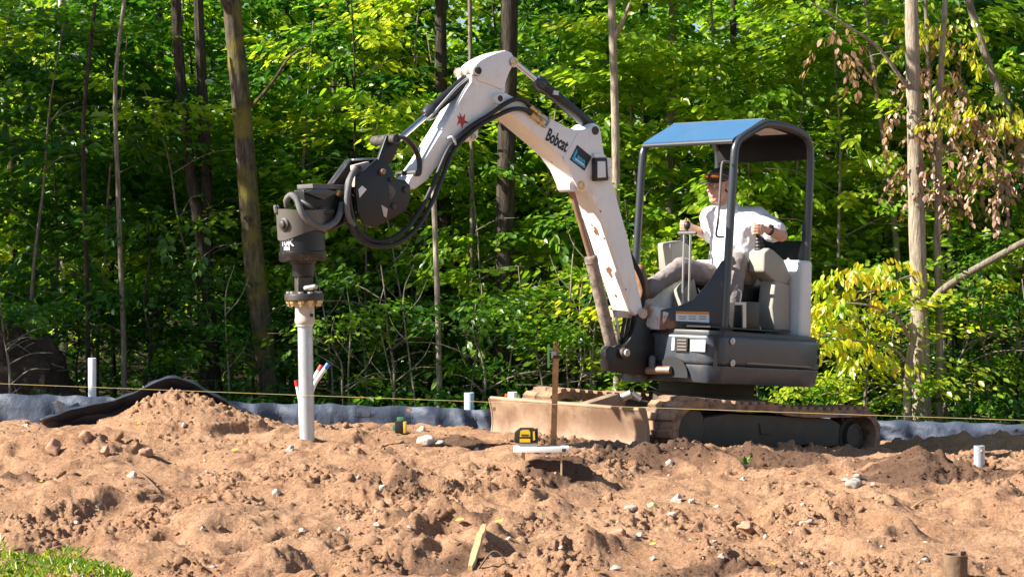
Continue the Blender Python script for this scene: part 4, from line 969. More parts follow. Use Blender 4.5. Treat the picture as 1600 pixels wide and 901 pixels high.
# ------------------------------------------------------------------ things on the lot
def solo(mb, name, mat, label, cat, group=None, bev=0, origin=None):
    if bev: mb.bevel(bev)
    bm = mb.bm; c = Vector(origin) if origin is not None else None
    if c is None:
        lo = min(v.co.z for v in bm.verts); c = sum((v.co for v in bm.verts), Vector())/len(bm.verts); c.z = lo
    bm.transform(Matrix.Translation(-c)); o = mb.build(name, M[mat]); o.location = c; MW[o.name] = Matrix.Translation(c)
    return tag(o, label, cat, group)
def sub(mb, name, mat, parent, bev=0):
    if bev: mb.bevel(bev)
    return mb.build(name, M[mat], parent, world=True)

# silt fence: pleated black sheeting on short stakes
FY = 17.2
def fence_y(x): return FY + .10*math.sin(x*.7+1) + .012*x
_fx = [at_y(px, 600, FY).x for px in (-300, 0, 120, 200, 420, 770, 1000, 1400, 1600, 1900)]
_fz = [at_y(800, py, FY).z for py in (606, 613, 616, 619, 628, 640, 648, 657, 662, 668)]
def fence_top(x): return float(np.interp(x, _fx, _fz))
M['sheet'] = surf('black_silt_sheeting', (.056,.071,.108), .58, dirt=(.28,.24,.20), dlo=.66, dhi=.95, dscale=8, spec=.35, bump=.7, bscale=26, var=.25)  # black fabric; the sky's blue sheen is mixed into its colour
FT = thing('silt_fence', 'low black plastic silt fence along the edge of the woods', 'fence', loc=(0, FY, H(0, FY)))
xs = np.arange(-7.2, 7.6, .022); rows = 9
X = np.zeros((rows, len(xs))); Yg = X.copy(); Z = X.copy()
gb_ = height(xs, np.array([fence_y(x) for x in xs]))
for j in range(rows):
    t = j/(rows-1)
    for i, x in enumerate(xs):
        top = fence_top(x) + .012*gnoise(np.array([x*1.7]), np.array([3.1]), 5)[0] + .006*math.sin(x*23)
        bot = min(gb_[i]-.04, top-.2)
        fold = (.35+.65*math.sin(3.1*x+2*math.sin(x*1.3))**2)*.040*1.25*(abs((x*3.1+.8*math.sin(x*2.3)+t*.6) % 1 - .5)*4-1) + .022*abs(float(gnoise(np.array([x*9.0]), np.array([t*4+x*2]), 19)[0])) + .045*float(gnoise(np.array([x*5+t*3]), np.array([t*2.2+x*1.5]), 9)[0])
        X[j, i] = x + .03*t*math.sin(x*6); Yg[j, i] = fence_y(x) - .10*(1-t)*.8 + fold*(1 if j else .2) - (.03 if j == rows-1 else 0)*0 ; Z[j, i] = bot + (top-bot)*t
Yg[-1] += .055                                   # folded hem laid back over the stakes
Z[-1] -= .004
me = grid_mesh('sheeting', X-0, Yg-FY, Z-H(0, FY)); so_ = link('sheeting', me, M['sheet'], FT)
for k, x in enumerate(np.arange(-6.6, 7.4, 1.9)):
    y = fence_y(x)+.085; sub(MB().box((x, y, (fence_top(x)-.6)/2), (.035, .035, fence_top(x)+.55)), 'stake', 'wood', FT)

# crumpled offcut of sheeting at the fence foot
a = MB(); c0 = at_y(140, 632, 16.9); n_ = 12
g = [[a.bm.verts.new(c0 + V((i/n_-.5)*.55, .10*math.sin(i*1.1+j)-.03*j, -.10+.11*j/3*(1-.8*i/n_)+.02*math.sin(i*2+j*3))) for i in range(n_+1)] for j in range(5)]
for j in range(4):
    for i in range(n_): a.bm.faces.new((g[j][i], g[j][i+1], g[j+1][i+1], g[j+1][i]))
M['paleflap'] = surf('pale_blue_sheeting', (.22,.29,.40), .3, spec=.7, var=.15)
solo(a, 'sheeting_offcut', 'paleflap', 'crumpled pale blue flap of sheeting lying against the silt fence', 'sheeting')

# sheet draped behind the spoil mound
rid = [(60,662),(95,652),(140,641),(185,629),(220,617),(245,604),(268,597),(292,602),(320,616),(350,633),(380,648),(408,662)]
RP = smoothpath([at_y(x, y-6-3*math.sin((x-60)/348*math.pi), 14.02 + .06*math.sin((x-60)/348*math.pi)) for x, y in rid], 5)
a = MB(); rows = []
for i, p in enumerate(RP):
    t = i/(len(RP)-1); wv = .012*math.sin(i*.9)
    gz = 0
    dz = .20*math.sin(math.pi*t)
    rows.append([a.bm.verts.new(q) for q in (p+V(0,.16,-.10-dz), p+V(0,.13,-.05-.3*dz+wv), p+V(0,.015,-.016+.4*wv), p+V(0,-.012,-.006), p+V(0,.02,.006+.4*wv), p+V(0,.14,-.01+wv), p+V(0,.40,-.12), p+V(0,.75,-.34))])
for i in range(len(rows)-1):
    for j in range(7): a.bm.faces.new((rows[i][j], rows[i][j+1], rows[i+1][j+1], rows[i+1][j]))
for v in a.bm.verts: v.co += V(0, .025*mnoise.noise(v.co*7), .020*mnoise.noise(v.co*9+V(5,5,5)))
M['sheetblk'] = surf('black_poly_sheet', (.026,.033,.050), .46, dirt=(.30,.24,.18), dlo=.60, dhi=.9, dscale=9, spec=.45, bump=.6, bscale=11)
ts = solo(a, 'plastic_sheet', 'sheetblk', 'loose black plastic sheet draped over the back of the spoil mound', 'plastic sheet')
md = ts.modifiers.new('thick', 'SOLIDIFY'); md.thickness = .004

# dark topsoil heap with torn roots beyond the fence
hp = at_y(28, 600, 19.6); hz = H(hp.x, hp.y)
bm_ = MB(); bmesh.ops.create_icosphere(bm_.bm, subdivisions=5, radius=1)
for v in bm_.bm.verts:
    p = v.co.copy(); r = 1 + .16*mnoise.noise(p*2.2) + .08*mnoise.noise(p*6) + .04*mnoise.noise(p*15)
    v.co = V(p.x*.62*r, p.y*.6*r, max(-.25, p.z*.98*r*(1-.12*p.x)))
bm_.bm.transform(Matrix.Translation((hp.x, hp.y, hz)))
M['topsoil'] = surf('dark_topsoil', (.060,.040,.032), .95, dirt=(.14,.095,.07), dlo=.5, dhi=.8, dscale=18, bump=.8, bscale=50, var=.3, spec=.1)
HPT = thing('topsoil_heap', 'dark rounded heap of topsoil bristling with torn roots beyond the fence', 'soil heap', loc=(hp.x, hp.y, hz))
sub(bm_, 'heap', 'topsoil', HPT)
M['root'] = surf('grey_root', (.26,.20,.15), .8, var=.25, bump=.3)
rr = random.Random(4)
for k in range(22):
    q = rr.uniform(-2.6, -.3); el = rr.uniform(.05, .95); base = V(hp.x+.6*math.cos(q)*math.cos(el*1.3), hp.y+.6*math.sin(q)*math.cos(el*1.3), hz+.92*math.sin(el*1.3))
    d = V(rr.uniform(-1,1), rr.uniform(-.8,.1), rr.uniform(-.9,.5)).normalized(); L_ = rr.uniform(.15,.5); pts = [base]
    for s in range(4): d = (d+V(rr.uniform(-.5,.5), rr.uniform(-.3,.1), rr.uniform(-.7,.2))).normalized(); pts.append(pts[-1]+d*L_/4)
    sub(MB().tube(smoothpath(pts, 4), [rr.uniform(.006,.012)*(1-i/18) for i in range(17)], 6), 'root', 'root', HPT)

# pipes
def pipe(px, ytop, Y, w, mat, name, label, cat='pipe', lean=(0,0), wall=.004):
    t = at_y(px, ytop, Y); r = w/2*Y/FPX; z0 = H(t.x, Y)-.12; b_ = V(t.x+lean[0], Y+lean[1], z0); d = t-b_; L_ = d.length
    return solo(MB().lathe(b_, d, [(0,r),(L_-.003,r),(L_,r-.002),(L_,r-wall),(L_-.06,r-wall),(L_-.06,.001)], 22), name, mat, label, cat)
pipe(144, 559, 17.55, 12.5, 'pvc', 'pvc_pipe', 'tall white plastic pipe standing behind the silt fence near the soil heap')
pipe(733, 613, 17.55, 15.5, 'pvcblue', 'pvc_pipe', 'short pale blue plastic pipe behind the fence beside the dozer blade')
p_ = pipe(801, 612, 16.6, 15, 'pvc', 'pvc_pipe', 'white plastic pipe end showing above the far blade corner')
tt = at_y(791, 617, 16.62); solo(MB().cap(tt, tt+V(0,0,-.9), .013, .013), 'water_tube', 'redcap', 'thin red tube beside the white pipe behind the blade', 'tube')
def pex(pts, Y, capm, label):
    P = [at_y(x, y, Y) for x, y in pts]; P = P[:-1] + [V(P[-1].x, Y, H(P[-1].x, Y)-.1)]
    T_ = thing('water_tube', label, 'tube', loc=P[-1]); sub(MB().tube(smoothpath(P, 6), .016, 12), 'tube_wall', 'pvc', T_)
    d = (P[0]-P[1]).normalized(); sub(MB().cyl(P[0]-d*.008, P[0]+d*.035, .0185), 'tube_cap', capm, T_)
pex([(464.5,601),(467,615),(469.5,632),(471,660)], 14.6, 'redcap', 'white water tube with red cap leaning on the pile')
pex([(499,577),(492,589),(484,606),(478,640),(476,660)], 14.8, 'redcap', 'white water tube with red cap bending out behind the pile')
pex([(509,574),(499,588),(489,606),(482,640),(480,660)], 14.7, 'bluecap', 'white water tube with blue cap bending out behind the pile')
g_ = ground(1530, 723, 9, 17); r_ = 8.5*g_.y/FPX
gp = thing('pipe_stub', 'short bright galvanised pipe stub standing in the churned soil', 'pipe', loc=g_)
hh = 24*g_.y/FPX
sub(MB().lathe(g_-V(0,0,.1), (0,0,1), [(0,r_),(hh+.1,r_),(hh+.1,r_-.006),(hh+.02,r_-.006),(hh+.02,.001)], 24), 'pipe_wall', 'galv', gp)
sub(MB().lathe(g_+V(.3*r_,-.93*r_,hh*.66), (.3,-.93,0), [(0,.013),(.006,.013),(.010,.009),(.010,.001)], 14), 'bolt_head', 'bolt', gp)
g_ = ground(1493, 900, 7.2, 12); r_ = 18.5*g_.y/FPX; rp = thing('pipe_stub', 'rusty brown pipe stub with ragged rim in the soil', 'pipe', loc=g_)
hh = 34*g_.y/FPX
sub(MB().lathe(g_-V(0,0,.15), (0,0,1), [(0,r_),(hh+.15,r_),(hh+.152,r_-.003),(hh+.15,r_-.010),(hh-.05,r_-.010),(hh-.05,.001)], 26), 'pipe_wall', 'rustpipe', rp)
sub(MB().box(g_+V(.55*r_,.0,hh+.006), (.03,.02,.02), Matrix.Rotation(.4,3,'Z')), 'rim_tooth', 'rustpipe', rp)

# wooden stake with laser receiver clamped on it
sb = ground(865, 690, 11.5, 14.2); st = at_y(869, 541, sb.y-.01)
SK = thing('grade_stake', 'brown wooden grade stake driven in before the blade', 'stake', loc=sb)
ax_ = (st-sb).normalized(); e1 = V(1,0,0); w_ = .019
ring0 = [sb-ax_*.2+V(sx*w_, sy*w_, 0) for sx, sy in ((-1,-1),(1,-1),(1,1),(-1,1))]; ring1 = [st+V(sx*w_, sy*w_, (.012 if sx < 0 else -.01)) for sx, sy in ((-1,-1),(1,-1),(1,1),(-1,1))]
sub(MB().loft(ring0, ring1), 'shaft', 'wood', SK, bev=.003)
k_ = MB()
for q in range(5): k_.box(st+V(.004*q-.008, .005*(q % 2), .006), (.007,.012,.035+.012*(q % 3)), Matrix.Rotation(.2*(q-2),3,'Y'))
sub(k_, 'splintered_top', 'wood', SK)
rp0 = at_y(857, 556, sb.y-.03)
RC = thing('laser_receiver', 'lime green laser receiver clamped to the wooden stake', 'laser receiver', loc=rp0-V(0,0,.08))
sub(MB().box(rp0, (.014,.03,.155)), 'receiver_face', 'greenplastic', RC, bev=.003); sub(MB().box(rp0+V(.016,.005,.045), (.024,.022,.012)), 'receiver_arm', 'greenplastic', RC); sub(MB().box(rp0+V(.016,.005,-.05), (.024,.022,.010)), 'receiver_arm', 'greenplastic', RC)
sub(MB().box(rp0+V(.034,.0,.01), (.035,.03,.045)), 'clamp', 'bolt', RC, bev=.004); sub(MB().box(rp0+V(.055,.0,-.005), (.05,.055,.02)), 'clamp_band', 'plastic', RC, bev=.003)

# white board on a small stake, cross-line laser on it
bs = ground(877, 738, 10.5, 13.8); by = bs.y-.01
B0, B1 = at_y(802, 701, by), at_y(889, 702, by)
BT = thing('laser_shelf', 'short white board set level on a thin stake in the soil', 'board', loc=bs)
bc_ = (B0+B1)/2
sub(MB().box(bc_+V(0,.02,0), ((B1-B0).length,.10,.032)), 'board', 'board', BT, bev=.002)
sub(MB().box(V(B1.x-.03, by-.032, B1.z), (.022,.006,.018)), 'clamp_mark', 'castiron', BT)
zt = B1.z-.014; sub(MB().box(V(bs.x, by, (zt+bs.z-.15)/2), (.010,.020,zt-bs.z+.15)), 'support_stake', 'palewood', BT)
sub(MB().box(V(B0.x+.06, by+.04, (zt+H(B0.x+.06, by+.04)-.12)/2), (.02,.02,zt-H(B0.x+.06, by+.04)+.12)), 'support_stake', 'palewood', BT)
lz = B0.z+.016
LL = thing('line_laser', 'yellow and black cross line laser level on the white board', 'laser level', loc=V(at_y(824,690,by).x, by+.02, lz))
def lq(x, y, d=0.0): p = at_y(x, y, by-.02+d); return p
sub(MB().prism([lq(*p) for p in ((804,676),(813,669),(832,669),(840,672),(840,692),(804,692))], (0,.075,0)), 'housing', 'plastic', LL, bev=.004)
sub(MB().prism([lq(*p,-.003) for p in ((813,673),(817,671),(826,671),(828.5,674),(828.5,682),(812,682))], (0,.004,0)), 'yellow_panel', 'yellow', LL)
sub(MB().prism([lq(*p,-.003) for p in ((812,685),(828.5,685),(828.5,690.5),(812,690.5))], (0,.004,0)), 'yellow_panel', 'yellow', LL)
sub(MB().prism([lq(*p,-.003) for p in ((832.5,674),(835.5,673),(836,687),(833,687.5))], (0,.004,0)), 'yellow_strip', 'yellow', LL)
sub(MB().prism([lq(*p) for p in ((838,670),(840.5,670),(841,694),(838,694))], (0,.07,0)), 'magnet_mount', 'plastic', LL)
sub(MB().prism([lq(*p) for p in ((808,692),(841,692),(839,697.5),(812,697.5))], (0,.06,0)), 'foot', 'bolt', LL)
for q in range(5): sub(MB().prism([lq(814.5+q*2.4,678,-.005), lq(816+q*2.4,678,-.005), lq(816+q*2.4,680.5,-.005), lq(814.5+q*2.4,680.5,-.005)], (0,.002,0)), 'panel_print', 'ink', LL)
# second laser, black and green, standing on the soil
lb = ground(625, 677, 11.5, 14.2); lb.z += .0
L2 = thing('line_laser', 'small black and green laser level standing on bare soil', 'laser level', loc=lb)
s_ = lb.y/FPX
def l2(x, y, d=0): return V(lb.x+(x-625)*s_, lb.y+d, lb.z+(677-y)*s_)
sub(MB().prism([l2(*p) for p in ((617,659),(628,657),(631,660),(631,677),(617,675))], (0,.08,0)), 'housing', 'plastic', L2, bev=.004)
sub(MB().prism([l2(*p,-.004) for p in ((630,659),(634.5,658),(635,676),(630.5,677))], (0,.06,0)), 'yellow_side', 'yellow', L2, bev=.003)
sub(MB().prism([l2(*p) for p in ((620,652),(630,652),(630,658),(620,658))], (0,.05,0)), 'green_window', 'greenglass', L2, bev=.003)
sub(MB().prism([l2(*p) for p in ((613,664),(618,664),(618,673),(613,672))], (0,.05,0)), 'green_window', 'greenglass', L2, bev=.003)

# string line over two off-lot stakes
sp = []
for px, py in ((-420,582),(0,597),(480,617),(800,627),(1060,633),(1360,644),(1600,653),(2050,671)):
    o, d = pray(px, py); sp.append(o + d*((.60-o.z)/d.z))
P0, P1 = sp[0], sp[-1]
ST = thing('string_line', 'taut yellow mason string stretched low across the lot', 'string', loc=P0)
pts = [P0.lerp(P1, k/40) - V(0,0,.012*math.sin(math.pi*k/40)) for k in range(41)]
sub(MB().tube(pts, .0014, 6), 'string', 'string', ST)
for p in (P0, P1): sub(MB().box(p+V(0,.02,-.25), (.035,.035,.9)), 'line_stake', 'wood', ST)

# pale splinter of wood and dark root curl
q0, q1 = ground(735, 893, 7.2, 12), ground(757, 828, 7.5, 13)
d_ = (q1-q0); a = MB(); n_ = 9; rr = random.Random(3)
rings = []
for i in range(n_+1):
    t = i/n_; c = q0.lerp(q1, t)+V(0,0,.016+.02*math.sin(t*3)); w = .019*(1-.25*abs(t-.4)) * (.6 if i in (0, n_) else 1); j = rr.uniform(-.003,.003)
    rings.append([c+V(-w+j,0,-.014), c+V(w+j,0,-.014), c+V(w*.8+j,0,.010), c+V(-w*.7+j,0,.014)])
vr = [[a.bm.verts.new(p) for p in r] for r in rings]
for i in range(n_):
    for k in range(4): a.bm.faces.new((vr[i][k], vr[i][(k+1) % 4], vr[i+1][(k+1) % 4], vr[i+1][k]))
a.bm.faces.new(vr[0][::-1]); a.bm.faces.new(vr[-1])
solo(a, 'wood_splinter', 'palewood', 'long pale splinter of split wood lying on the soil', 'wood splinter')
P_ = [ground(748, 889, 7.2, 12), None, None, ground(792, 884, 7.2, 12)]; P_[1] = P_[0].lerp(P_[3], .45)+V(0,0,.07); P_[2] = P_[0].lerp(P_[3], .8)+V(0,0,.055)
solo(MB().tube(smoothpath(P_, 6), [.006-.0045*i/18 for i in range(19)], 6), 'root_curl', 'rustpipe', 'thin dark root arching from the soil beside the splinter', 'root')
def twig(a_, b_, r, mat, label, sag=.02):
    A, B = ground(*a_, 7.2, 15), ground(*b_, 7.2, 15); m = A.lerp(B, .5); m.z = max(m.z, H(m.x, m.y))+sag
    solo(MB().tube(smoothpath([A+V(0,0,r), m, B+V(0,0,r)], 6), [r*(1-.05*i) for i in range(13)], 6), 'twig', mat, label, 'twig')
twig((66,869),(110,855), .005, 'palewood', 'thin pale twig lying beside the grass edge')
twig((196,722),(250,770), .006, 'rustpipe', 'dark bent twig lying across a furrow below the mound')
twig((1425,795),(1462,783), .005, 'palewood', 'thin straw coloured twig below the rutted hollow')

# ------------------------------------------------------------------ stones
M['st_white'] = surf('white_stone', (.56,.50,.43), .8, dirt=(.42,.26,.16), dlo=.42, dhi=.72, dscale=2.2, bump=.2, bscale=60, var=.12)
M['st_red'] = surf('red_sandstone', (.34,.17,.115), .85, dirt=(.45,.28,.17), dlo=.42, dhi=.7, dscale=2.2, bump=.3, bscale=60, var=.15)
M['st_grey'] = surf('grey_stone', (.32,.30,.28), .75, dirt=(.42,.27,.17), dlo=.45, dhi=.75, dscale=2.2, bump=.2, bscale=60, var=.2)
M['st_green'] = surf('yellowish_stone', (.50,.48,.22), .8, dirt=(.45,.30,.2), dlo=.55, dhi=.85, dscale=12, bump=.2, var=.15)
ROCKS = []
for s in range(6):
    bm = rock_proto(300+s, 3, .55, .72)
    for v in bm.verts: v.co += v.normal*.05*mnoise.noise(v.co*6)
    rr_ = random.Random(s)
    for q_ in range(4):
        n_ = V(rr_.uniform(-1,1), rr_.uniform(-1,1), rr_.uniform(-.2,1)).normalized(); dd = rr_.uniform(.55,.8)
        for v in bm.verts:
            e_ = v.co.dot(n_)-dd
            if e_ > 0: v.co -= n_*e_*.9
    for f in bm.faces: f.smooth = True
    me = bpy.data.meshes.new('stone'); bm.to_mesh(me); bm.free(); ROCKS.append(me)
def stone(px, py, wpx, kind, label, group=None, k=0, asp=1.0):
    g = ground(px, py+wpx*.25, 7.2, 16); r = wpx/2*g.y/FPX
    me = ROCKS[k % 6].copy(); me.materials.clear(); me.materials.append(M[kind])
    o = bpy.data.objects.new('stone', me); COL.objects.link(o); o.location = g + V(0,0,r*.30*asp); o.scale = (r, r*.85, r*asp*1.25); o.rotation_euler = (k*.3 % .5, k*.2 % .4, k*1.7)
    tag(o, label, 'stone', group)
stone(667, 687, 26, 'st_white', 'large pale rounded stone on the soil beside the green laser', k=0, asp=.95)
stone(690, 690, 20, 'st_grey', 'flat grey stone touching the large pale stone', k=1, asp=.6)
stone(659, 670, 13, 'st_white', 'small pale stone behind the large pale stone', k=2)
stone(82, 699, 28, 'st_red', 'big rounded red sandstone on the slope below the heap', k=3, asp=1.0)
stone(134, 681, 22, 'st_red', 'red sandstone between the mound and the big sandstone', k=4, asp=.9)
stone(227, 704, 30, 'st_red', 'wedge shaped red stone below the spoil mound', k=5, asp=.7)
stone(165, 706, 18, 'st_red', 'small angular red stone beside the wedge shaped stone', k=1, asp=1.1)
stone(207, 741, 15, 'st_white', 'white chunk of stone at the dark twig', k=2, asp=1.0)
stone(452, 700, 17, 'st_grey', 'grey flat stone near the foot of the pile', k=3, asp=.55)
stone(432, 769, 14, 'st_white', 'tan stone on the crumbly ridge', k=4)
stone(597, 762, 15, 'st_white', 'pale angular stone on top of the crumbly ridge', k=5, asp=.9)
stone(1335, 754, 24, 'st_grey', 'largest of three grey stones heaped together', k=0, asp=.95)
stone(1322, 748, 16, 'st_grey', 'slim grey stone of the heaped three, left lowest in the soil', k=1, asp=.6) if False else stone(1322, 748, 16, 'st_grey', 'slim grey stone half buried against the largest heaped grey stone', k=1, asp=.6)
stone(1338, 741, 16, 'st_grey', 'small flat grey stone perched behind the largest heaped grey stone', k=2, asp=.6)
stone(1057, 779, 20, 'st_white', 'broad white stone beside the yellowish stone', k=3, asp=.75)
stone(1020, 788, 17, 'st_green', 'yellowish green stone on the soil', k=4, asp=.7)
stone(1080, 781, 14, 'st_white', 'pale pink stone just past the broad white stone', k=5, asp=.7)
stone(987, 792, 20, 'st_grey', 'dark grey stone in a small hollow', k=0, asp=.7)
stone(1167, 820, 30, 'st_red', 'large smooth reddish cobble', k=1, asp=.75)
stone(966, 828, 27, 'st_red', 'reddish cobble sunk in the soil before the dark grey stone', k=2, asp=.7)
stone(997, 676, 28, 'st_red', 'rusty round cobble at the near corner of the blade', k=3, asp=.6)
stone(1047, 723, 14, 'st_white', 'round white stone on the dark ridge before the track', k=4)
for i, (x, y, w) in enumerate(((1051,803,12),(1000,835,14),(1120,790,10),(1160,748,10),(1255,790,9),(1252,816,10),(590,818,13),(472,827,12),(532,826,9),(317,825,10),(287,666,9),(42,664,11),(72,661,12),(962,886,17),(877,855,9),(1196,838,9),(1300,880,9),(795,840,9),(120,815,9),(745,700,9),(1364,755,9),(1020,872,9))):
    stone(x, y, w, 'st_white', 'small whitish pebble lying loose on the red soil', 'small whitish pebbles', k=i, asp=.75)
for i, (x, y, w) in enumerate(((1265,816,13),(1127,868,12),(1447,874,13),(1116,844,12),(333,884,12),(150,790,9),(1255,879,9),(275,692,9),(560,745,9),(640,822,9))):
    stone(x, y, w, 'st_grey', 'small grey pebble lying loose on the red soil', 'small grey pebbles', k=i+2, asp=.6)

# fallen leaves
M['yleaf'] = surf('yellow_fallen_leaf', (.66,.45,.06), .6, dirt=(.45,.28,.05), dlo=.5, dhi=.8, dscale=30, var=.15)
def leafshape():
    mb = MB(); L_ = [(0,0,0),(.25,.22,.05),(.55,.26,.03),(.8,.15,.04),(1,0,.10),(.8,-.15,.08),(.55,-.26,.09),(.25,-.22,.07)]
    vs = [mb.bm.verts.new(p) for p in L_]; c = mb.bm.verts.new((.5,0,0))
    for i in range(8): mb.bm.faces.new((vs[i], vs[(i+1) % 8], c))
    me = bpy.data.meshes.new('fallen_leaf'); mb.bm.to_mesh(me); mb.bm.free(); me.materials.append(M['yleaf']); return me
LM = leafshape()
for i, (x, y, w) in enumerate(((367,706,12),(300,773,20),(334,782,28),(217,669,11),(375,791,13),(720,816,18),(1220,888,22),(945,895,16),(1020,854,12),(1195,779,10),(350,732,9),(66,756,10),(1287,865,10),(780,819,15),(1525,873,13),(100,887,9))):
    g = ground(x, y, 7.2, 16); s = w*g.y/FPX; o = bpy.data.objects.new('fallen_leaf', LM); COL.objects.link(o); o.location = g+V(-s/2,0,.012); o.scale = (s, s, s); o.rotation_euler = (.5, -.15, i*2.4)
    tag(o, 'yellow fallen leaf lying on the red soil', 'leaf', 'yellow fallen leaves')
# small weed
g = ground(1165, 724, 8, 14.5)
WD = MB(); rr = random.Random(8)
for k in range(14):
    q = rr.uniform(0, 6.28); L_ = rr.uniform(.04,.08); d = V(math.cos(q), math.sin(q), rr.uniform(.5,1.6)).normalized(); s = d.cross(V(0,0,1)).normalized()*.014; b_ = g+V(rr.uniform(-.02,.02), rr.uniform(-.02,.02), -.005)
    WD.face([b_, b_+d*L_*.5+s, b_+d*L_, b_+d*L_*.5-s])
M['weed'] = surf('weed_leaf', (.10,.24,.03), .5)
solo(WD, 'weed', 'weed', 'tiny green weed sprouting on the ridge before the track', 'weed')

# ------------------------------------------------------------------ vegetation
def leaf_material(name, cols, trans=.56, gloss=.04):
    m = bpy.data.materials.new(name); m.use_nodes = True; nt = m.node_tree; N = nt.nodes; L = nt.links; N.clear()
    out = N.new('ShaderNodeOutputMaterial'); at = N.new('ShaderNodeAttribute'); at.attribute_name = 'tint'
    sp = N.new('ShaderNodeSeparateColor'); L.new(at.outputs['Color'], sp.inputs[0])
    oi = N.new('ShaderNodeObjectInfo'); ad = N.new('ShaderNodeMath'); ad.operation = 'MULTIPLY_ADD'; L.new(oi.outputs['Random'], ad.inputs[0]); ad.inputs[1].default_value = .28; ad.inputs[2].default_value = -.14
    a2 = N.new('ShaderNodeMath'); a2.operation = 'ADD'; L.new(ad.outputs[0], a2.inputs[0]); L.new(sp.outputs[0], a2.inputs[1])
    cr = ramp(N, L, a2.outputs[0], [(i/(len(cols)-1), c) for i, c in enumerate(cols)])
    d = N.new('ShaderNodeBsdfDiffuse'); t = N.new('ShaderNodeBsdfTranslucent'); g = N.new('ShaderNodeBsdfGlossy'); g.inputs['Roughness'].default_value = .35
    L.new(cr.outputs[0], d.inputs[0])
    hs = N.new('ShaderNodeMix'); hs.data_type = 'RGBA'; hs.blend_type = 'MULTIPLY'; hs.inputs[0].default_value = 1; hs.inputs[7].default_value = (1.75, 1.7, .7, 1); L.new(cr.outputs[0], hs.inputs[6]); L.new(hs.outputs[2], t.inputs[0])
    m1 = N.new('ShaderNodeMixShader'); m1.inputs[0].default_value = trans; L.new(d.outputs[0], m1.inputs[1]); L.new(t.outputs[0], m1.inputs[2])
    m2 = N.new('ShaderNodeMixShader'); m2.inputs[0].default_value = gloss; L.new(m1.outputs[0], m2.inputs[1]); L.new(g.outputs[0], m2.inputs[2]); L.new(m2.outputs[0], out.inputs[0])
    return m
M['lf_green'] = leaf_material('maple_leaves', [(.020,.075,.012), (.045,.140,.018), (.085,.215,.022), (.20,.32,.026)])
M['lf_mid'] = leaf_material('woodland_leaves', [(.045,.125,.012), (.115,.250,.018), (.235,.38,.024), (.42,.49,.034)])
M['lf_yel'] = leaf_material('turning_leaves', [(.12,.26,.020), (.26,.40,.028), (.46,.49,.038), (.62,.50,.05)])
M['lf_brown'] = leaf_material('withered_leaves', [(.16,.09,.055), (.24,.14,.085), (.33,.21,.13), (.38,.26,.17)], trans=.25)
M['lf_grass'] = leaf_material('grass_blades', [(.06,.14,.015), (.12,.22,.02), (.22,.30,.03), (.34,.34,.05)])
def bark(name, c0, c1, c2, scale=9.0, moss=None):
    m, nt, b, N, L = newmat(name); tc = N.new('ShaderNodeTexCoord').outputs['Object']
    mp = N.new('ShaderNodeMapping'); mp.inputs['Scale'].default_value = (1, 1, .16); L.new(tc, mp.inputs[0])
    n1 = noise_node(N, L, scale*4, 8, .7, mp.outputs[0]); n2 = noise_node(N, L, 2.5, 4, .6, tc)
    col = ramp(N, L, n1.outputs[0], [(.34, c0), (.5, c1), (.66, c2)]).outputs[0]
    if moss:
        f = ramp(N, L, n2.outputs[0], [(.48, (0,0,0)), (.62, (1,1,1))]).outputs[0]; mx = N.new('ShaderNodeMath'); mx.operation = 'MULTIPLY'; mx.inputs[1].default_value = .75; L.new(f, mx.inputs[0]); col = mixc(N, L, mx.outputs[0], col, moss)
    L.new(col, b.inputs['Base Color']); b.inputs['Roughness'].default_value = .9; b.inputs['Specular IOR Level'].default_value = .2
    bp = N.new('ShaderNodeBump'); bp.inputs['Strength'].default_value = 1.0; bp.inputs['Distance'].default_value = .02; L.new(n1.outputs[0], bp.inputs['Height']); L.new(bp.outputs[0], b.inputs['Normal'])
    return m
M['bk_dark'] = bark('dark_bark', (.022,.018,.014), (.050,.040,.031), (.10,.082,.065))
M['bk_moss'] = bark('lichen_bark', (.030,.026,.018), (.085,.070,.048), (.17,.145,.10), 7, (.20,.17,.035))
M['bk_pale'] = bark('pale_bark', (.17,.135,.10), (.33,.275,.21), (.46,.40,.32), 10)
M['bk_grey'] = bark('grey_bark', (.10,.085,.065), (.21,.18,.14), (.32,.28,.22), 12)
M['bk_birch'] = bark('birch_bark', (.20,.17,.14), (.55,.50,.43), (.70,.66,.58), 5)

LEAF = np.array([(0,0,0),(.34,.29,.03),(.72,.21,.01),(1,0,-.07),(.72,-.21,.01),(.34,-.29,.03)])
def leaves_mesh(name, pos, d, nrm, size, tint, mat, wide=1.0):
    """pos,d,nrm (n,3); one folded six-cornered blade per leaf"""
    n = len(pos); d = d/np.linalg.norm(d, axis=1, keepdims=True)
    s = np.cross(nrm, d); s /= np.maximum(np.linalg.norm(s, axis=1, keepdims=True), 1e-6); nn = np.cross(d, s)
    T = LEAF*np.array([1, wide, 1])
    co = pos[:, None, :] + size[:, None, None]*(T[None, :, 0:1]*d[:, None, :] + T[None, :, 1:2]*s[:, None, :] + T[None, :, 2:3]*nn[:, None, :])
    co = co.reshape(-1, 3); b = (np.arange(n)*6)[:, None]
    f = np.concatenate([b+np.array([[0,5,4,3]]), b+np.array([[0,3,2,1]])], 1).reshape(-1, 4)
    me = bpy.data.meshes.new(name); fast_mesh(me, co, f)
    me.polygons.foreach_set('use_smooth', np.zeros(len(f), dtype=bool))
    at = me.attributes.new('tint', 'FLOAT_COLOR', 'POINT'); c = np.ones((n*6, 4), np.float32); c[:, :3] = np.repeat(tint, 6)[:, None]; at.data.foreach_set('color', c.ravel())
    me.materials.append(mat); return me
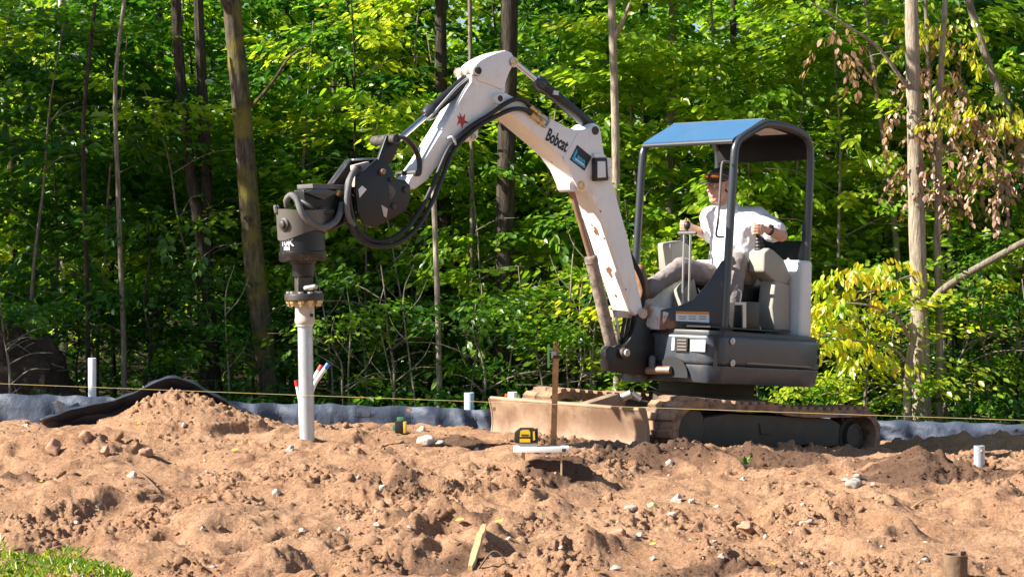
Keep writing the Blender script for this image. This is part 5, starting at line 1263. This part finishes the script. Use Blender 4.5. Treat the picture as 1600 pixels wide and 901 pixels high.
def spray(rg, n, L, sz, droop=.35):
    """one twig with alternate leaves, lying roughly in a horizontal plane, x outward"""
    t = np.sort(rg.random(n)); side = np.where(np.arange(n) % 2, 1.0, -1.0)
    p = np.stack([t*L, side*.10*L*rg.random(n)*(1.2-t), -droop*L*t*t*.5 + .03*rg.standard_normal(n)], 1)
    a = side*(.45+.75*rg.random(n))*(1-.6*t)
    d = np.stack([np.cos(a), np.sin(a), -.25-.45*rg.random(n)], 1)
    nr = np.stack([.55*rg.standard_normal(n), .55*rg.standard_normal(n), np.ones(n)], 1)
    return p, d, nr, sz*(.65+.55*rg.random(n))
def place(parts, org, yaw, pitch, rg, base_tint):
    p, d, nr, s = parts; c, sn = math.cos(yaw), math.sin(yaw); cp, sp = math.cos(pitch), math.sin(pitch)
    Rm = np.array([[c,-sn,0],[sn,c,0],[0,0,1]]) @ np.array([[cp,0,-sp],[0,1,0],[sp,0,cp]])
    return p@Rm.T + org, d@Rm.T, nr@Rm.T, s, np.clip(base_tint + .14*rg.standard_normal(len(s)), 0, 1)
def crown(rg, nspray, nleaf, L, sz, zf, rf, droop=.35, tint=.45, centre=None):
    """sprays gathered in flat tiers along branches, with gaps between the tiers"""
    A = [[], [], [], [], []]; per = 6
    for k in range(max(1, nspray//per)):
        z, _ = zf(rg); R_ = rf(rg, z)*(.55+.5*rg.random()); yaw = rg.random()*2*math.pi; tb = tint+.17*rg.standard_normal(); up = .10+.22*rg.standard_normal()
        c = np.array([0, 0, 0.]) if centre is None else centre(z)
        for j in range(per):
            r = R_*(.15+.85*(j+rg.random())/per); y2 = yaw+.30*rg.standard_normal()
            org = c + np.array([r*math.cos(y2), r*math.sin(y2), z+r*math.tan(up)*.6+.05*rg.standard_normal()])
            q = place(spray(rg, nleaf, L*(.7+.6*rg.random()), sz, droop), org, yaw+.75*rg.standard_normal(), up+.12*rg.standard_normal(), rg, tb)
            for a, b in zip(A, q): a.append(b)
    return [np.concatenate(a) for a in A]
def stem_tube(mb, pts, r0, r1, seg=8, n=5):
    P = smoothpath(pts, n); m = len(P); return mb.tube(P, [r0+(r1-r0)*i/(m-1) for i in range(m)], seg)

# -- saplings: prototypes with thin stem and tiered sprays
def sapling_proto(seed, h, rad, nspray, mat, barkm, sz=.118, z0=.18, tint=.45, nleaf=15):
    rg = np.random.default_rng(seed); lean = rg.standard_normal(2)*.18
    ce = lambda z: np.array([lean[0]*(z/h)**1.5*h*.35, lean[1]*(z/h)**1.5*h*.35, 0])
    A = crown(rg, nspray, nleaf, .55, sz, lambda g: (h*(z0+(1-z0)*g.random()), 0), lambda g, z: rad*(1.05-.75*((z/h-.45)/.6)**2), .35, tint, ce)
    cme = leaves_mesh('crown', *A, mat)
    mb = MB(); P = [V(*(ce(h*k/5)+np.array([.03*math.sin(k*2+seed), .03*math.cos(k*3+seed), h*k/5]))) for k in range(6)]
    P[0] = V(0,0,-.15); stem_tube(mb, P, .010+.004*h, .005, 7)
    for k in range(int(9+h)):
        z = h*(z0*.7+.8*rg.random()*(1-z0)); yaw = rg.random()*6.28; L = rad*(.5+.5*rg.random()); b = V(*(ce(z)+np.array([0,0,z])))
        stem_tube(mb, [b, b+V(math.cos(yaw)*L*.5, math.sin(yaw)*L*.5, .22*L), b+V(math.cos(yaw)*L, math.sin(yaw)*L, .25*L)], .008, .003, 5, 3)
    bmesh.ops.recalc_face_normals(mb.bm, faces=mb.bm.faces)
    for f in mb.bm.faces: f.smooth = True
    tme = bpy.data.meshes.new('trunk'); mb.bm.to_mesh(tme); mb.bm.free(); tme.materials.append(barkm)
    return tme, cme
def tree_obj(name, tme, cme, loc, rz, sc, label, group=None, cat='tree', sz=None):
    t = thing(name, label, cat, loc=loc, group=group); t.rotation_euler = (0, 0, rz); t.scale = (sc, sc, sc if sz is None else sz)
    link('trunk', tme, None, t)
    if cme is not None: link('crown', cme, None, t)
    return t
SAP = [sapling_proto(11, 4.6, 1.25, 150, M['lf_green'], M['bk_grey']), sapling_proto(12, 5.6, 1.4, 180, M['lf_green'], M['bk_dark']),
       sapling_proto(13, 3.8, 1.1, 125, M['lf_mid'], M['bk_grey'], .112), sapling_proto(14, 5.2, 1.3, 165, M['lf_mid'], M['bk_dark'], .125, .25, .5),
       sapling_proto(15, 4.4, 1.2, 140, M['lf_green'], M['bk_grey'], .145, .22, .5, 12), sapling_proto(16, 4.8, 1.3, 150, M['lf_yel'], M['bk_grey'], .120, .25, .38),
       sapling_proto(17, 3.4, 1.0, 110, M['lf_mid'], M['bk_grey'], .125, .3, .6)]
BUSH = [sapling_proto(21, 1.5, .75, 60, M['lf_green'], M['bk_grey'], .070, .10, .45, 16), sapling_proto(22, 1.1, .7, 50, M['lf_mid'], M['bk_grey'], .065, .08, .4, 16), sapling_proto(23, 1.9, .8, 70, M['lf_green'], M['bk_dark'], .075, .12, .3, 16),
        sapling_proto(24, 1.6, .8, 62, M['lf_yel'], M['bk_grey'], .075, .12, .40, 16)]
rg = np.random.default_rng(77)
def fl(x, y): return H(x, y)-.02
# front rank, laid out along the fence
LB = {0: 'slender dark green maple sapling', 1: 'tall full dark green maple sapling', 2: 'small bright green leafy sapling', 3: 'mid green sapling with bare lower stem', 4: 'broad leaved deep green sapling', 5: 'young tree with turning yellow green leaves', 6: 'lime green sapling with drooping sprays'}
GP = {0: 'slender dark maple saplings', 1: 'tall dark maple saplings', 2: 'small bright saplings', 3: 'mid green saplings', 4: 'broad leaved saplings', 5: 'turning young trees', 6: 'lime green saplings'}
ANCH = ((0,'past the topsoil heap'),(60,'over the topsoil heap'),(125,'between heap and tall white pipe'),(170,'behind the tall white pipe'),(220,'behind the slim grey sapling trunk'),(300,'behind the spoil mound'),(350,'at the dark forked trunk'),(430,'beside the lichen streaked trunk'),(500,'straight behind the pile'),(545,'behind the low hose'),
        (590,'behind the hose loop'),(625,'behind the black and green laser'),(670,'behind the large pale stone'),(725,'beside the pale slim stem'),(775,'behind the pale blue pipe'),(830,'beside the thick dark trunk'),(875,'behind the grade stake'),(920,'under the boom elbow'),(970,'behind the boom foot'),(1020,'behind the canopy front post'),(1060,'behind the travel levers'),(1110,'behind the operator cap'),
        (1150,'behind the operator'),(1190,'behind the watch hand console'),(1240,'behind the seat back'),(1285,'past the engine hood'),(1320,'behind the rear of the track'),(1345,'past the drive sprocket'),(1380,'behind the yellowing branches'),(1415,'behind the curved sapling stem'),(1460,'touching the straight pale trunk'),(1495,'beside the withered tree'),(1530,'behind the galvanised stub'),(1570,'under the broken dead limb'),(1620,'by the dead leaning trunk'),(9999,'past the dead leaning trunk'))
def where(px): return [w for lim, w in ANCH if px < lim][0]
def sap(k, x, y, sc=1.0, px=None):
    lab = LB[k] + (' ' + where(px) if px is not None else ' far back ' + where(800+FPX*x/y))
    tree_obj('sapling', *SAP[k], (x, y, fl(x, y)), float(rg.random()*6.28), sc*float(.9+.2*rg.random()), lab, GP[k]+('' if px is not None else ' deep in the woods'), sz=sc*float(.9+.2*rg.random()))
for (k, px, Y, sc) in ((0,40,20.3,.95),(4,150,21.2,1.0),(1,250,22.0,1.0),(2,330,20.9,.9),(4,95,22.4,1.0),(0,470,21.2,1.0),(3,560,21.6,1.0),(2,640,20.8,.95),(0,720,22.2,1.0),(6,760,20.4,.80),(6,850,21.2,1.15),(6,930,20.6,.95),(5,640,22.0,1.0),(6,560,21.0,1.0),(5,1010,21.0,1.0),
        (6,1090,21.5,1.2),(5,1140,21.2,1.1),(6,1160,20.7,.95),(5,1230,20.9,.95),(2,1180,21.9,1.0),(5,1310,20.2,.95),(3,1370,21.4,1.0),(5,1480,20.5,.85),(0,1540,21.6,1.0),(4,1590,20.6,.95),(3,1500,22.3,1.0),(6,1330,21.0,.9),(2,400,22.4,1.0),(1,180,23.3,1.05),(1,600,23.2,1.0),
        (0,-40,21.0,1.0),(4,1660,21.4,1.0),(2,520,22.6,1.0),(3,1050,22.8,1.0),(5,880,22.4,.9),(6,990,22.6,1.1),(1,800,23.6,1.0),(5,1430,22.6,1.0)):
    p = at_y(px, 600, Y); sap(k, p.x, Y, sc, px)
# deeper ranks
for i in range(62):
    Y = 23.5+9.5*float(rg.random()); x = (float(rg.random())*2-1)*(.285*Y+1.0); sap(int(rg.choice([0,1,1,3,3,4,2,5,6], p=[.14,.16,.14,.14,.10,.12,.08,.06,.06])), x, Y, 1.0+.35*float(rg.random()))
# undergrowth along the fence
BLB = ('knee high dark green bush', 'low loose green bush', 'chest high shaded bush', 'low bush with yellowing leaves')
for i, (k, px, Y) in enumerate(((0,20,19.0),(2,230,19.8),(0,400,20.0),(1,540,19.3),(0,620,19.6),(2,690,20.4),(1,760,19.2),(0,850,19.3),(1,905,18.9),(2,980,19.8),(3,1040,19.2),(1,1120,19.0),(0,1180,19.8),(3,1260,19.0),(1,1310,19.4),(3,1350,18.7),(0,1400,19.6),(1,1490,18.9),(0,1545,19.3),(2,1590,19.5),(3,1520,20.0),(0,330,20.8),(2,120,20.6),(2,480,20.6),(0,580,21.0),(0,1620,19.0))):
    p = at_y(px, 600, Y); tree_obj('bush', *BUSH[k], (p.x, Y, fl(p.x, Y)), float(rg.random()*6.28), float(.8+.4*rg.random()), BLB[k]+' '+where(px), ('dark fence side bushes','loose edge bushes','shaded bushes','yellowing bushes')[k], 'bush')

# -- big trees: trunks traced along their lean, crowns high overhead
def tall_proto(seed, mat, z0, z1, rad, n=230, sz=.15):
    g = np.random.default_rng(seed); zc = (z0+z1)/2; hz_ = (z1-z0)/2
    A = crown(g, n, 20, .9, sz, lambda q: (z0+(z1-z0)*q.random(), 0), lambda q, z: rad*math.sqrt(max(.08, 1-((z-zc)/hz_)**2)), .3, .45)
    return leaves_mesh('crown', *A, mat)
TALL = [tall_proto(31, M['lf_green'], 6.0, 10.5, 2.3, 110), tall_proto(32, M['lf_green'], 6.4, 11.5, 2.6, 120), tall_proto(33, M['lf_mid'], 5.6, 9.5, 2.2, 100), tall_proto(34, M['lf_green'], 3.6, 9.0, 2.5, 330)]
def tree(label, pts, Y, w0, w1, barkm, crown_k, top=9.0, limbs_=(), name='tree', group=None, seg=14, dead=None):
    """pts: picture points of the stem from base upward, all on the depth Y"""
    P = [at_y(x, y, Y) for x, y in pts]; b = P[0].copy(); b.z = H(b.x, Y)-.15; P = [b] + [p for p in P if p.z > b.z+.25]
    d = (P[-1]-P[-2]).normalized()
    if top: 
        t1 = P[-1] + V(d.x*.6, 0, 1)*(max(.5, (top-P[-1].z)*.5)); P += [t1, V(t1.x+.1, Y+.1, top)]
    base = V(b.x, b.y, b.z+.15); T = thing(name, label, 'tree', loc=base, group=group)
    r0, r1 = w0/2*Y/FPX, w1/2*Y/FPX
    mb = MB(); Q = smoothpath(P, 7); m = len(Q); zt = at_y(800, 0, Y).z
    rad = []
    for i, q in enumerate(Q):
        t = min(1.0, max(0, (q.z-base.z)/max(.1, zt-base.z))); r = r0+(r1-r0)*t
        if q.z > zt: r = r1*max(.25, 1-(q.z-zt)/max(.5, (top or 9)-zt))
        if q.z < base.z+.35: r *= 1+.35*(1-(q.z-base.z+.15)/.5)**2
        rad.append(r)
    mb.tube(Q, rad, seg)
    for v in mb.bm.verts: v.co += V(1,0,0)*.06*r0*mnoise.noise(v.co*7) 
    tr = mb.build('trunk', M[barkm], T, world=True)
    for (lp, rr0, rr1) in limbs_:
        LP = [at_y(x, y, yy) for x, y, yy in lp]; l = MB(); stem_tube(l, LP, rr0, rr1, 8, 5); l.build('limb', M[barkm], T, world=True)
    if crown_k is not None:
        c = link('crown', TALL[crown_k], None, T); tp = P[-1]; c.location = (tp.x-base.x, tp.y-base.y, tp.z-9.0-base.z+.3); c.rotation_euler = (0, 0, float(rg.random()*6.28))
    return T
tree('stout lichen streaked trunk standing behind the drive head', [(421,640),(415,560),(398,420),(388,300),(376,150),(362,0)], 20.0, 35, 28, 'bk_moss', 0, limbs_=[([(366,30,20),(352,8,19.9),(338,-25,19.8)], .05, .02), ([(395,165,20),(425,130,19.6),(452,90,19.3),(480,70,19.1)], .022, .006)])
tree('dark forked trunk leaning beside the lichen streaked trunk', [(338,640),(330,520),(318,400),(296,260),(282,120),(275,0)], 20.6, 22, 15, 'bk_dark', 1, limbs_=[([(322,440,20.6),(322,300,20.7),(316,150,20.8),(310,0,20.8)], .075, .05)])
tree('slim grey brown sapling trunk with one bare side twig', [(194,640),(193,520),(188,400),(184,280)], 19.6, 9, 6, 'bk_grey', None, 4.2, limbs_=[([(193,525,19.6),(182,515,19.5),(170,508,19.4),(157,506,19.3)], .008, .003)])
tree('thin dark stem behind the white plastic pipe', [(138,640),(137,480),(134,380)], 20.0, 8, 6, 'bk_dark', None, 4.0)
tree('thick dark trunk rising behind the boom, midway along the fence', [(783,640),(786,500),(790,300),(794,120),(796,0)], 20.5, 31, 27, 'bk_dark', 1)
tree('dark trunk beside a pale slim stem', [(702,640),(698,500),(694,350),(690,200),(688,0)], 21.6, 23, 18, 'bk_dark', 2)
tree('pale slim straight stem with broken top beside the dark trunk', [(687,640),(685,520),(682,420),(677,291)], 19.6, 9.5, 7, 'bk_pale', None, 0)
tree('slim tan trunk seen past the boom elbow', [(966,640),(962,420),(962,220),(956,0)], 19.8, 14, 12, 'bk_pale', 2, limbs_=[([(960,60,19.8),(972,35,19.7),(985,5,19.6)], .03, .015)])
tree('grey trunk rising behind the canopy visor', [(1046,640),(1046,400),(1048,200),(1052,0)], 21.4, 16, 13, 'bk_grey', 0)
tree('straight pale grey trunk in front of the woods near the track', [(1442,672),(1437,500),(1432,330),(1428,160),(1424,0)], 18.9, 31, 21, 'bk_pale', 2, limbs_=[([(1430,150,18.9),(1405,118,18.8),(1368,70,18.7),(1325,42,18.6),(1268,5,18.5)], .022, .010), ([(1432,428,18.9),(1405,437,18.7),(1370,452,18.5),(1335,470,18.3)], .012, .004)])
tree('curved pale sapling stem against the straight pale trunk', [(1420,672),(1417,620),(1421,560),(1428,520),(1420,505)], 18.7, 13, 8, 'bk_pale', None, 0, limbs_=[([(1421,530,18.7),(1405,500,18.6),(1375,482,18.5),(1335,474,18.4),(1285,474,18.3)], .020, .006), ([(1424,580,18.7),(1405,552,18.6),(1375,538,18.5),(1310,528,18.3),(1275,518,18.2)], .016, .005)])
tree('pale lichen spotted stem on the far side of the straight trunk', [(1465,672),(1468,560),(1466,450),(1464,380),(1466,320)], 19.0, 13, 9, 'bk_pale', None, 4.5)
tree('slim twin stem in shade behind the curved sapling', [(1412,660),(1406,520),(1402,400),(1385,250),(1362,90)], 20.4, 11, 7, 'bk_grey', None, 5.0)
tree('slender dead leaning trunk with flaking bark at the lot corner', [(1660,660),(1640,430),(1598,235),(1556,130),(1528,50),(1508,-20)], 19.6, 15, 12, 'bk_grey', None, 0)
for i, (x0, x1, Y, w, bk, lab) in enumerate(((523,518,26,15,'bk_birch','mottled white birch trunk deep in the woods behind the arm'),(100,96,27,13,'bk_birch','white birch trunk deep in the woods past the soil heap'),(240,250,25.5,14,'bk_dark','straight dark trunk deep between the slim saplings'),(20,14,26,16,'bk_dark','dark trunk deep behind the soil heap'),
        (620,612,27,13,'bk_dark','dark thin trunk deep behind the hose loop'),(735,734,20.8,8,'bk_grey','slim grey stem behind the pale blue pipe'),(880,872,26,15,'bk_dark','dark trunk deep behind the boom elbow'),(1012,1006,27,16,'bk_dark','dark trunk deep behind the canopy'),(1285,1300,25,16,'bk_dark','dark trunk deep behind the operator canopy rear'),
        (1388,1380,24,14,'bk_grey','grey trunk in shade behind the yellowing young tree'),(1480,1486,26,18,'bk_dark','dark trunk deep beyond the straight pale trunk'),(1565,1572,25,16,'bk_dark','dark trunk deep beyond the dead leaning trunk'),(440,446,25,14,'bk_dark','dark trunk deep just past the lichen streaked trunk'),(1140,1146,25.5,13,'bk_dark','dark trunk deep straight behind the operator'))):
    tree(lab, [(x0,640),((x0+x1)/2+3,320),(x1,0)], Y, w, w*.8, bk, (i % 3) if Y > 22 else None, 9.5 if Y > 22 else 5.0)
# whitish understory stems between pile and blade
for i, (x0, y0, x1, y1, Y) in enumerate(((655,630,630,470,19.4),(610,630,592,500,19.8),(560,630,548,505,19.5),(578,630,563,480,20.2),(640,630,612,380,20.4),(900,600,893,430,19.6),(915,600,935,450,19.4),(890,600,906,470,19.9),(800,630,812,470,19.9),(925,600,918,380,20.2),(512,630,505,480,20.0),(745,630,752,500,19.7),(360,630,352,470,19.6))):
    mb = MB(); p0 = at_y(x0, y0, Y); p0.z = H(p0.x, Y)-.05; p1 = at_y(x1, y1, Y); dx = .08*math.sin(i*2.1)
    T = thing('bare_stem', 'thin whitish bare stem standing in the shaded understory', 'stem', loc=p0, group='thin whitish understory stems')
    stem_tube(mb, [p0, p0.lerp(p1,.4)+V(dx,0,0), p1, p1+V(.1*math.cos(i), .05, .35)], .011, .004, 6)
    for k in range(3):
        q = p0.lerp(p1, .5+.2*k); s = -1 if (i+k) % 2 else 1
        stem_tube(mb, [q, q+V(.14*s, 0, .16), q+V(.22*s, .03, .36)], .006, .002, 5, 3)
    mb.build('stem', M['bk_pale'], T, world=True)
# fallen limb caught against the straight trunk
fb_ = [at_y(x, y, Y) for x, y, Y in ((1452,478,18.75),(1470,455,18.7),(1510,428,18.6),(1560,400,18.5),(1600,378,18.4),(1680,340,18.2))]
mb = MB(); stem_tube(mb, fb_, .036, .030, 10); FBt = solo(mb, 'broken_limb', 'bk_grey', 'broken dead limb propped slanting against the straight pale trunk', 'limb')
l_ = MB(); q = at_y(1512,428,18.6); stem_tube(l_, [at_y(1508,430,18.6), at_y(1490,408,18.5), at_y(1472,400,18.4)], .010, .004, 6); l_.build('side_branch', M['bk_grey'], FBt, world=True)
# withered brown foliage hanging on the straight trunk's top and the dead leaning trunk
def dead_sprays(name, spots, seed, mat, label, cat, sz=.075, nleaf=16, droop=2.2, L=.32):
    g = np.random.default_rng(seed); A = [[], [], [], [], []]
    for (px, py, Y, n, sp_) in spots:
        for k in range(n):
            o = at_y(px+sp_*g.standard_normal(), py+sp_*.9*g.standard_normal(), Y+.25*g.standard_normal())
            p, d, nr, s = spray(g, nleaf, L, sz, droop); d[:, 2] -= 1.1
            q = place((p, d, nr, s), np.array(o[:]), g.random()*6.28, 0, g, .5+.2*g.standard_normal())
            for a, b in zip(A, q): a.append(b)
    A = [np.concatenate(a) for a in A]; return leaves_mesh(name, *A, mat)
bt = tree('withered small tree with hanging brown leaves beyond the straight trunk', [(1478,672),(1474,520),(1462,300),(1452,120),(1446,0)], 19.3, 7, 6, 'bk_grey', None, 5.0,
     limbs_=[([(1455,150,19.3),(1480,110,19.2),(1505,165,19.1),(1540,215,19.0)], .014, .005), ([(1460,260,19.3),(1490,240,19.2),(1525,265,19.1),(1552,300,19.0)], .012, .004), ([(1450,90,19.3),(1435,60,19.2),(1400,75,19.1)], .012, .004), ([(1462,330,19.3),(1440,290,19.1),(1412,330,19.0)], .009, .003)])
me = dead_sprays('withered_leaves', [(1445,120,19.2,5,16),(1500,150,19.1,9,18),(1530,205,19.0,10,16),(1455,210,19.1,8,14),(1440,260,19.0,8,12),(1550,255,19.0,8,16),(1480,290,19.1,8,18),(1405,190,19.0,5,9),(1325,90,18.7,4,10),(1312,60,18.7,3,8),(1585,230,19.0,7,18),(1560,290,19.0,4,14),(1470,60,19.2,4,16)], 5, M['lf_brown'], '', '')
me.transform(Matrix.Translation(-bt.location)); link('withered_leaves', me, None, bt)
me = dead_sprays('crown', [(1500,60,19.1,10,24),(1440,40,19.2,10,26),(1560,170,19.0,9,24),(1480,180,19.1,8,28),(1590,190,19.0,8,18)], 6, M['lf_yel'], '', '', droop=.6); me.transform(Matrix.Translation(-bt.location)); link('crown', me, None, bt)
# yellowing sprays over the curved sapling's branches
cs = [o for o in bpy.data.objects if o.get('label', '').startswith('curved pale sapling')][0]
me = dead_sprays('crown', [(1310,470,18.3,8,14),(1345,440,18.4,9,18),(1290,520,18.2,8,12),(1330,545,18.2,7,16),(1300,440,18.3,7,14),(1370,560,18.4,6,14),(1385,420,18.5,5,16)], 7, M['lf_yel'], '', '', droop=.5, sz=.085); me.transform(Matrix.Translation(-cs.location)); link('crown', me, None, cs)

# -- trees beyond the picture's side whose crowns shade the woods
for i, (x, y, k, s) in enumerate(((-10.4,17.9,3,1.0),(-11.6,19.3,3,1.0),(-10.7,20.8,3,1.0),(8.4,20.2,1,1.0))):
    T = thing('tree', ('tall maple on the lot edge past the soil heap','leafy tall tree of the woodland edge past the soil heap','tall full crowned tree deep past the soil heap','tall tree past the dead leaning trunk')[i], 'tree', loc=(x, y, H(x, y)))
    mb = MB(); stem_tube(mb, [V(0,0,-.1), V(.1,0,3), V(.05,.1,6), V(0,0,9)], .17, .05, 12); mb.build('trunk', M['bk_dark'], T); link('crown', TALL[k], None, T); T.scale = (s, s, s)

# -- the mass of woods behind
def forest_mass():
    g = np.random.default_rng(99); A = [[], [], [], [], []]
    for k in range(7000):
        Y = 29+24*g.random()**1.2; x = (g.random()*2-1)*(.27*Y+2.5); z = -.1+(1.5+.155*Y)*g.random()**.85
        q = place(spray(g, 13, 1.1, .17, .4), np.array([x, Y, z]), g.random()*6.28, .2*g.standard_normal(), g, .42+.2*g.standard_normal())
        for a, b in zip(A, q): a.append(b)
    A = [np.concatenate(a) for a in A]; return leaves_mesh('forest', *A, M['lf_mid'])
tag(link('forest', forest_mass()), 'dense mass of green woodland foliage far behind the trunks', 'woods', kind='stuff')

# -- low ground cover under the trees
def cover():
    g = np.random.default_rng(41); A = [[], [], [], [], []]
    for k in range(2600):
        Y = 18.4+12*g.random()**1.3; x = (g.random()*2-1)*(.27*Y+1.5)
        q = place(spray(g, 9, .35, .075, .4), np.array([x, Y, float(base_h(np.array([x]), np.array([Y]))[0])+.05+.40*g.random()**1.6]), g.random()*6.28, .25*g.standard_normal(), g, .35+.2*g.standard_normal())
        for a, b in zip(A, q): a.append(b)
    return leaves_mesh('undergrowth', *[np.concatenate(a) for a in A], M['lf_green'])
tag(link('undergrowth', cover()), 'low leafy ground cover carpeting the forest floor', 'undergrowth', kind='stuff')
# -- grass tuft at the lot corner
def grass():
    g = np.random.default_rng(3); n = 5200
    c = np.array(ground(40, 892, 7.2, 11)[:]); 
    u = g.random(n); v = g.random(n)
    px = -260+460*u; lim = np.interp(px, [-260,0,60,120,180,200], [845,858,866,874,893,899]); py = lim + (960-lim)*v
    z0 = .07; X = []; 
    o = np.array([0,0,CAMZ]); cp, sp = math.cos(PIT), math.sin(PIT)
    dx = (px-800)/FPX; dz = -(py-450.5)/FPX; d1 = cp+dz*sp; d2 = -sp+dz*cp; t = (z0-CAMZ)/d2; X = dx*t; Y = d1*t
    Z = height(X, Y); pos = np.stack([X, Y, Z-.004], 1); a = g.random(n)*6.28
    d = np.stack([.7*np.cos(a), .7*np.sin(a), .25+g.random(n)], 1); nr = np.stack([np.cos(a+1.57), np.sin(a+1.57), .2+0*a], 1)
    return leaves_mesh('grass', pos, d, nr, .022+.040*g.random(n), np.clip(.45+.25*g.standard_normal(n), 0, 1), M['lf_grass'], wide=.35)
tag(link('grass', grass()), 'patch of short yellow green grass at the edge of the bare soil', 'grass', kind='stuff')
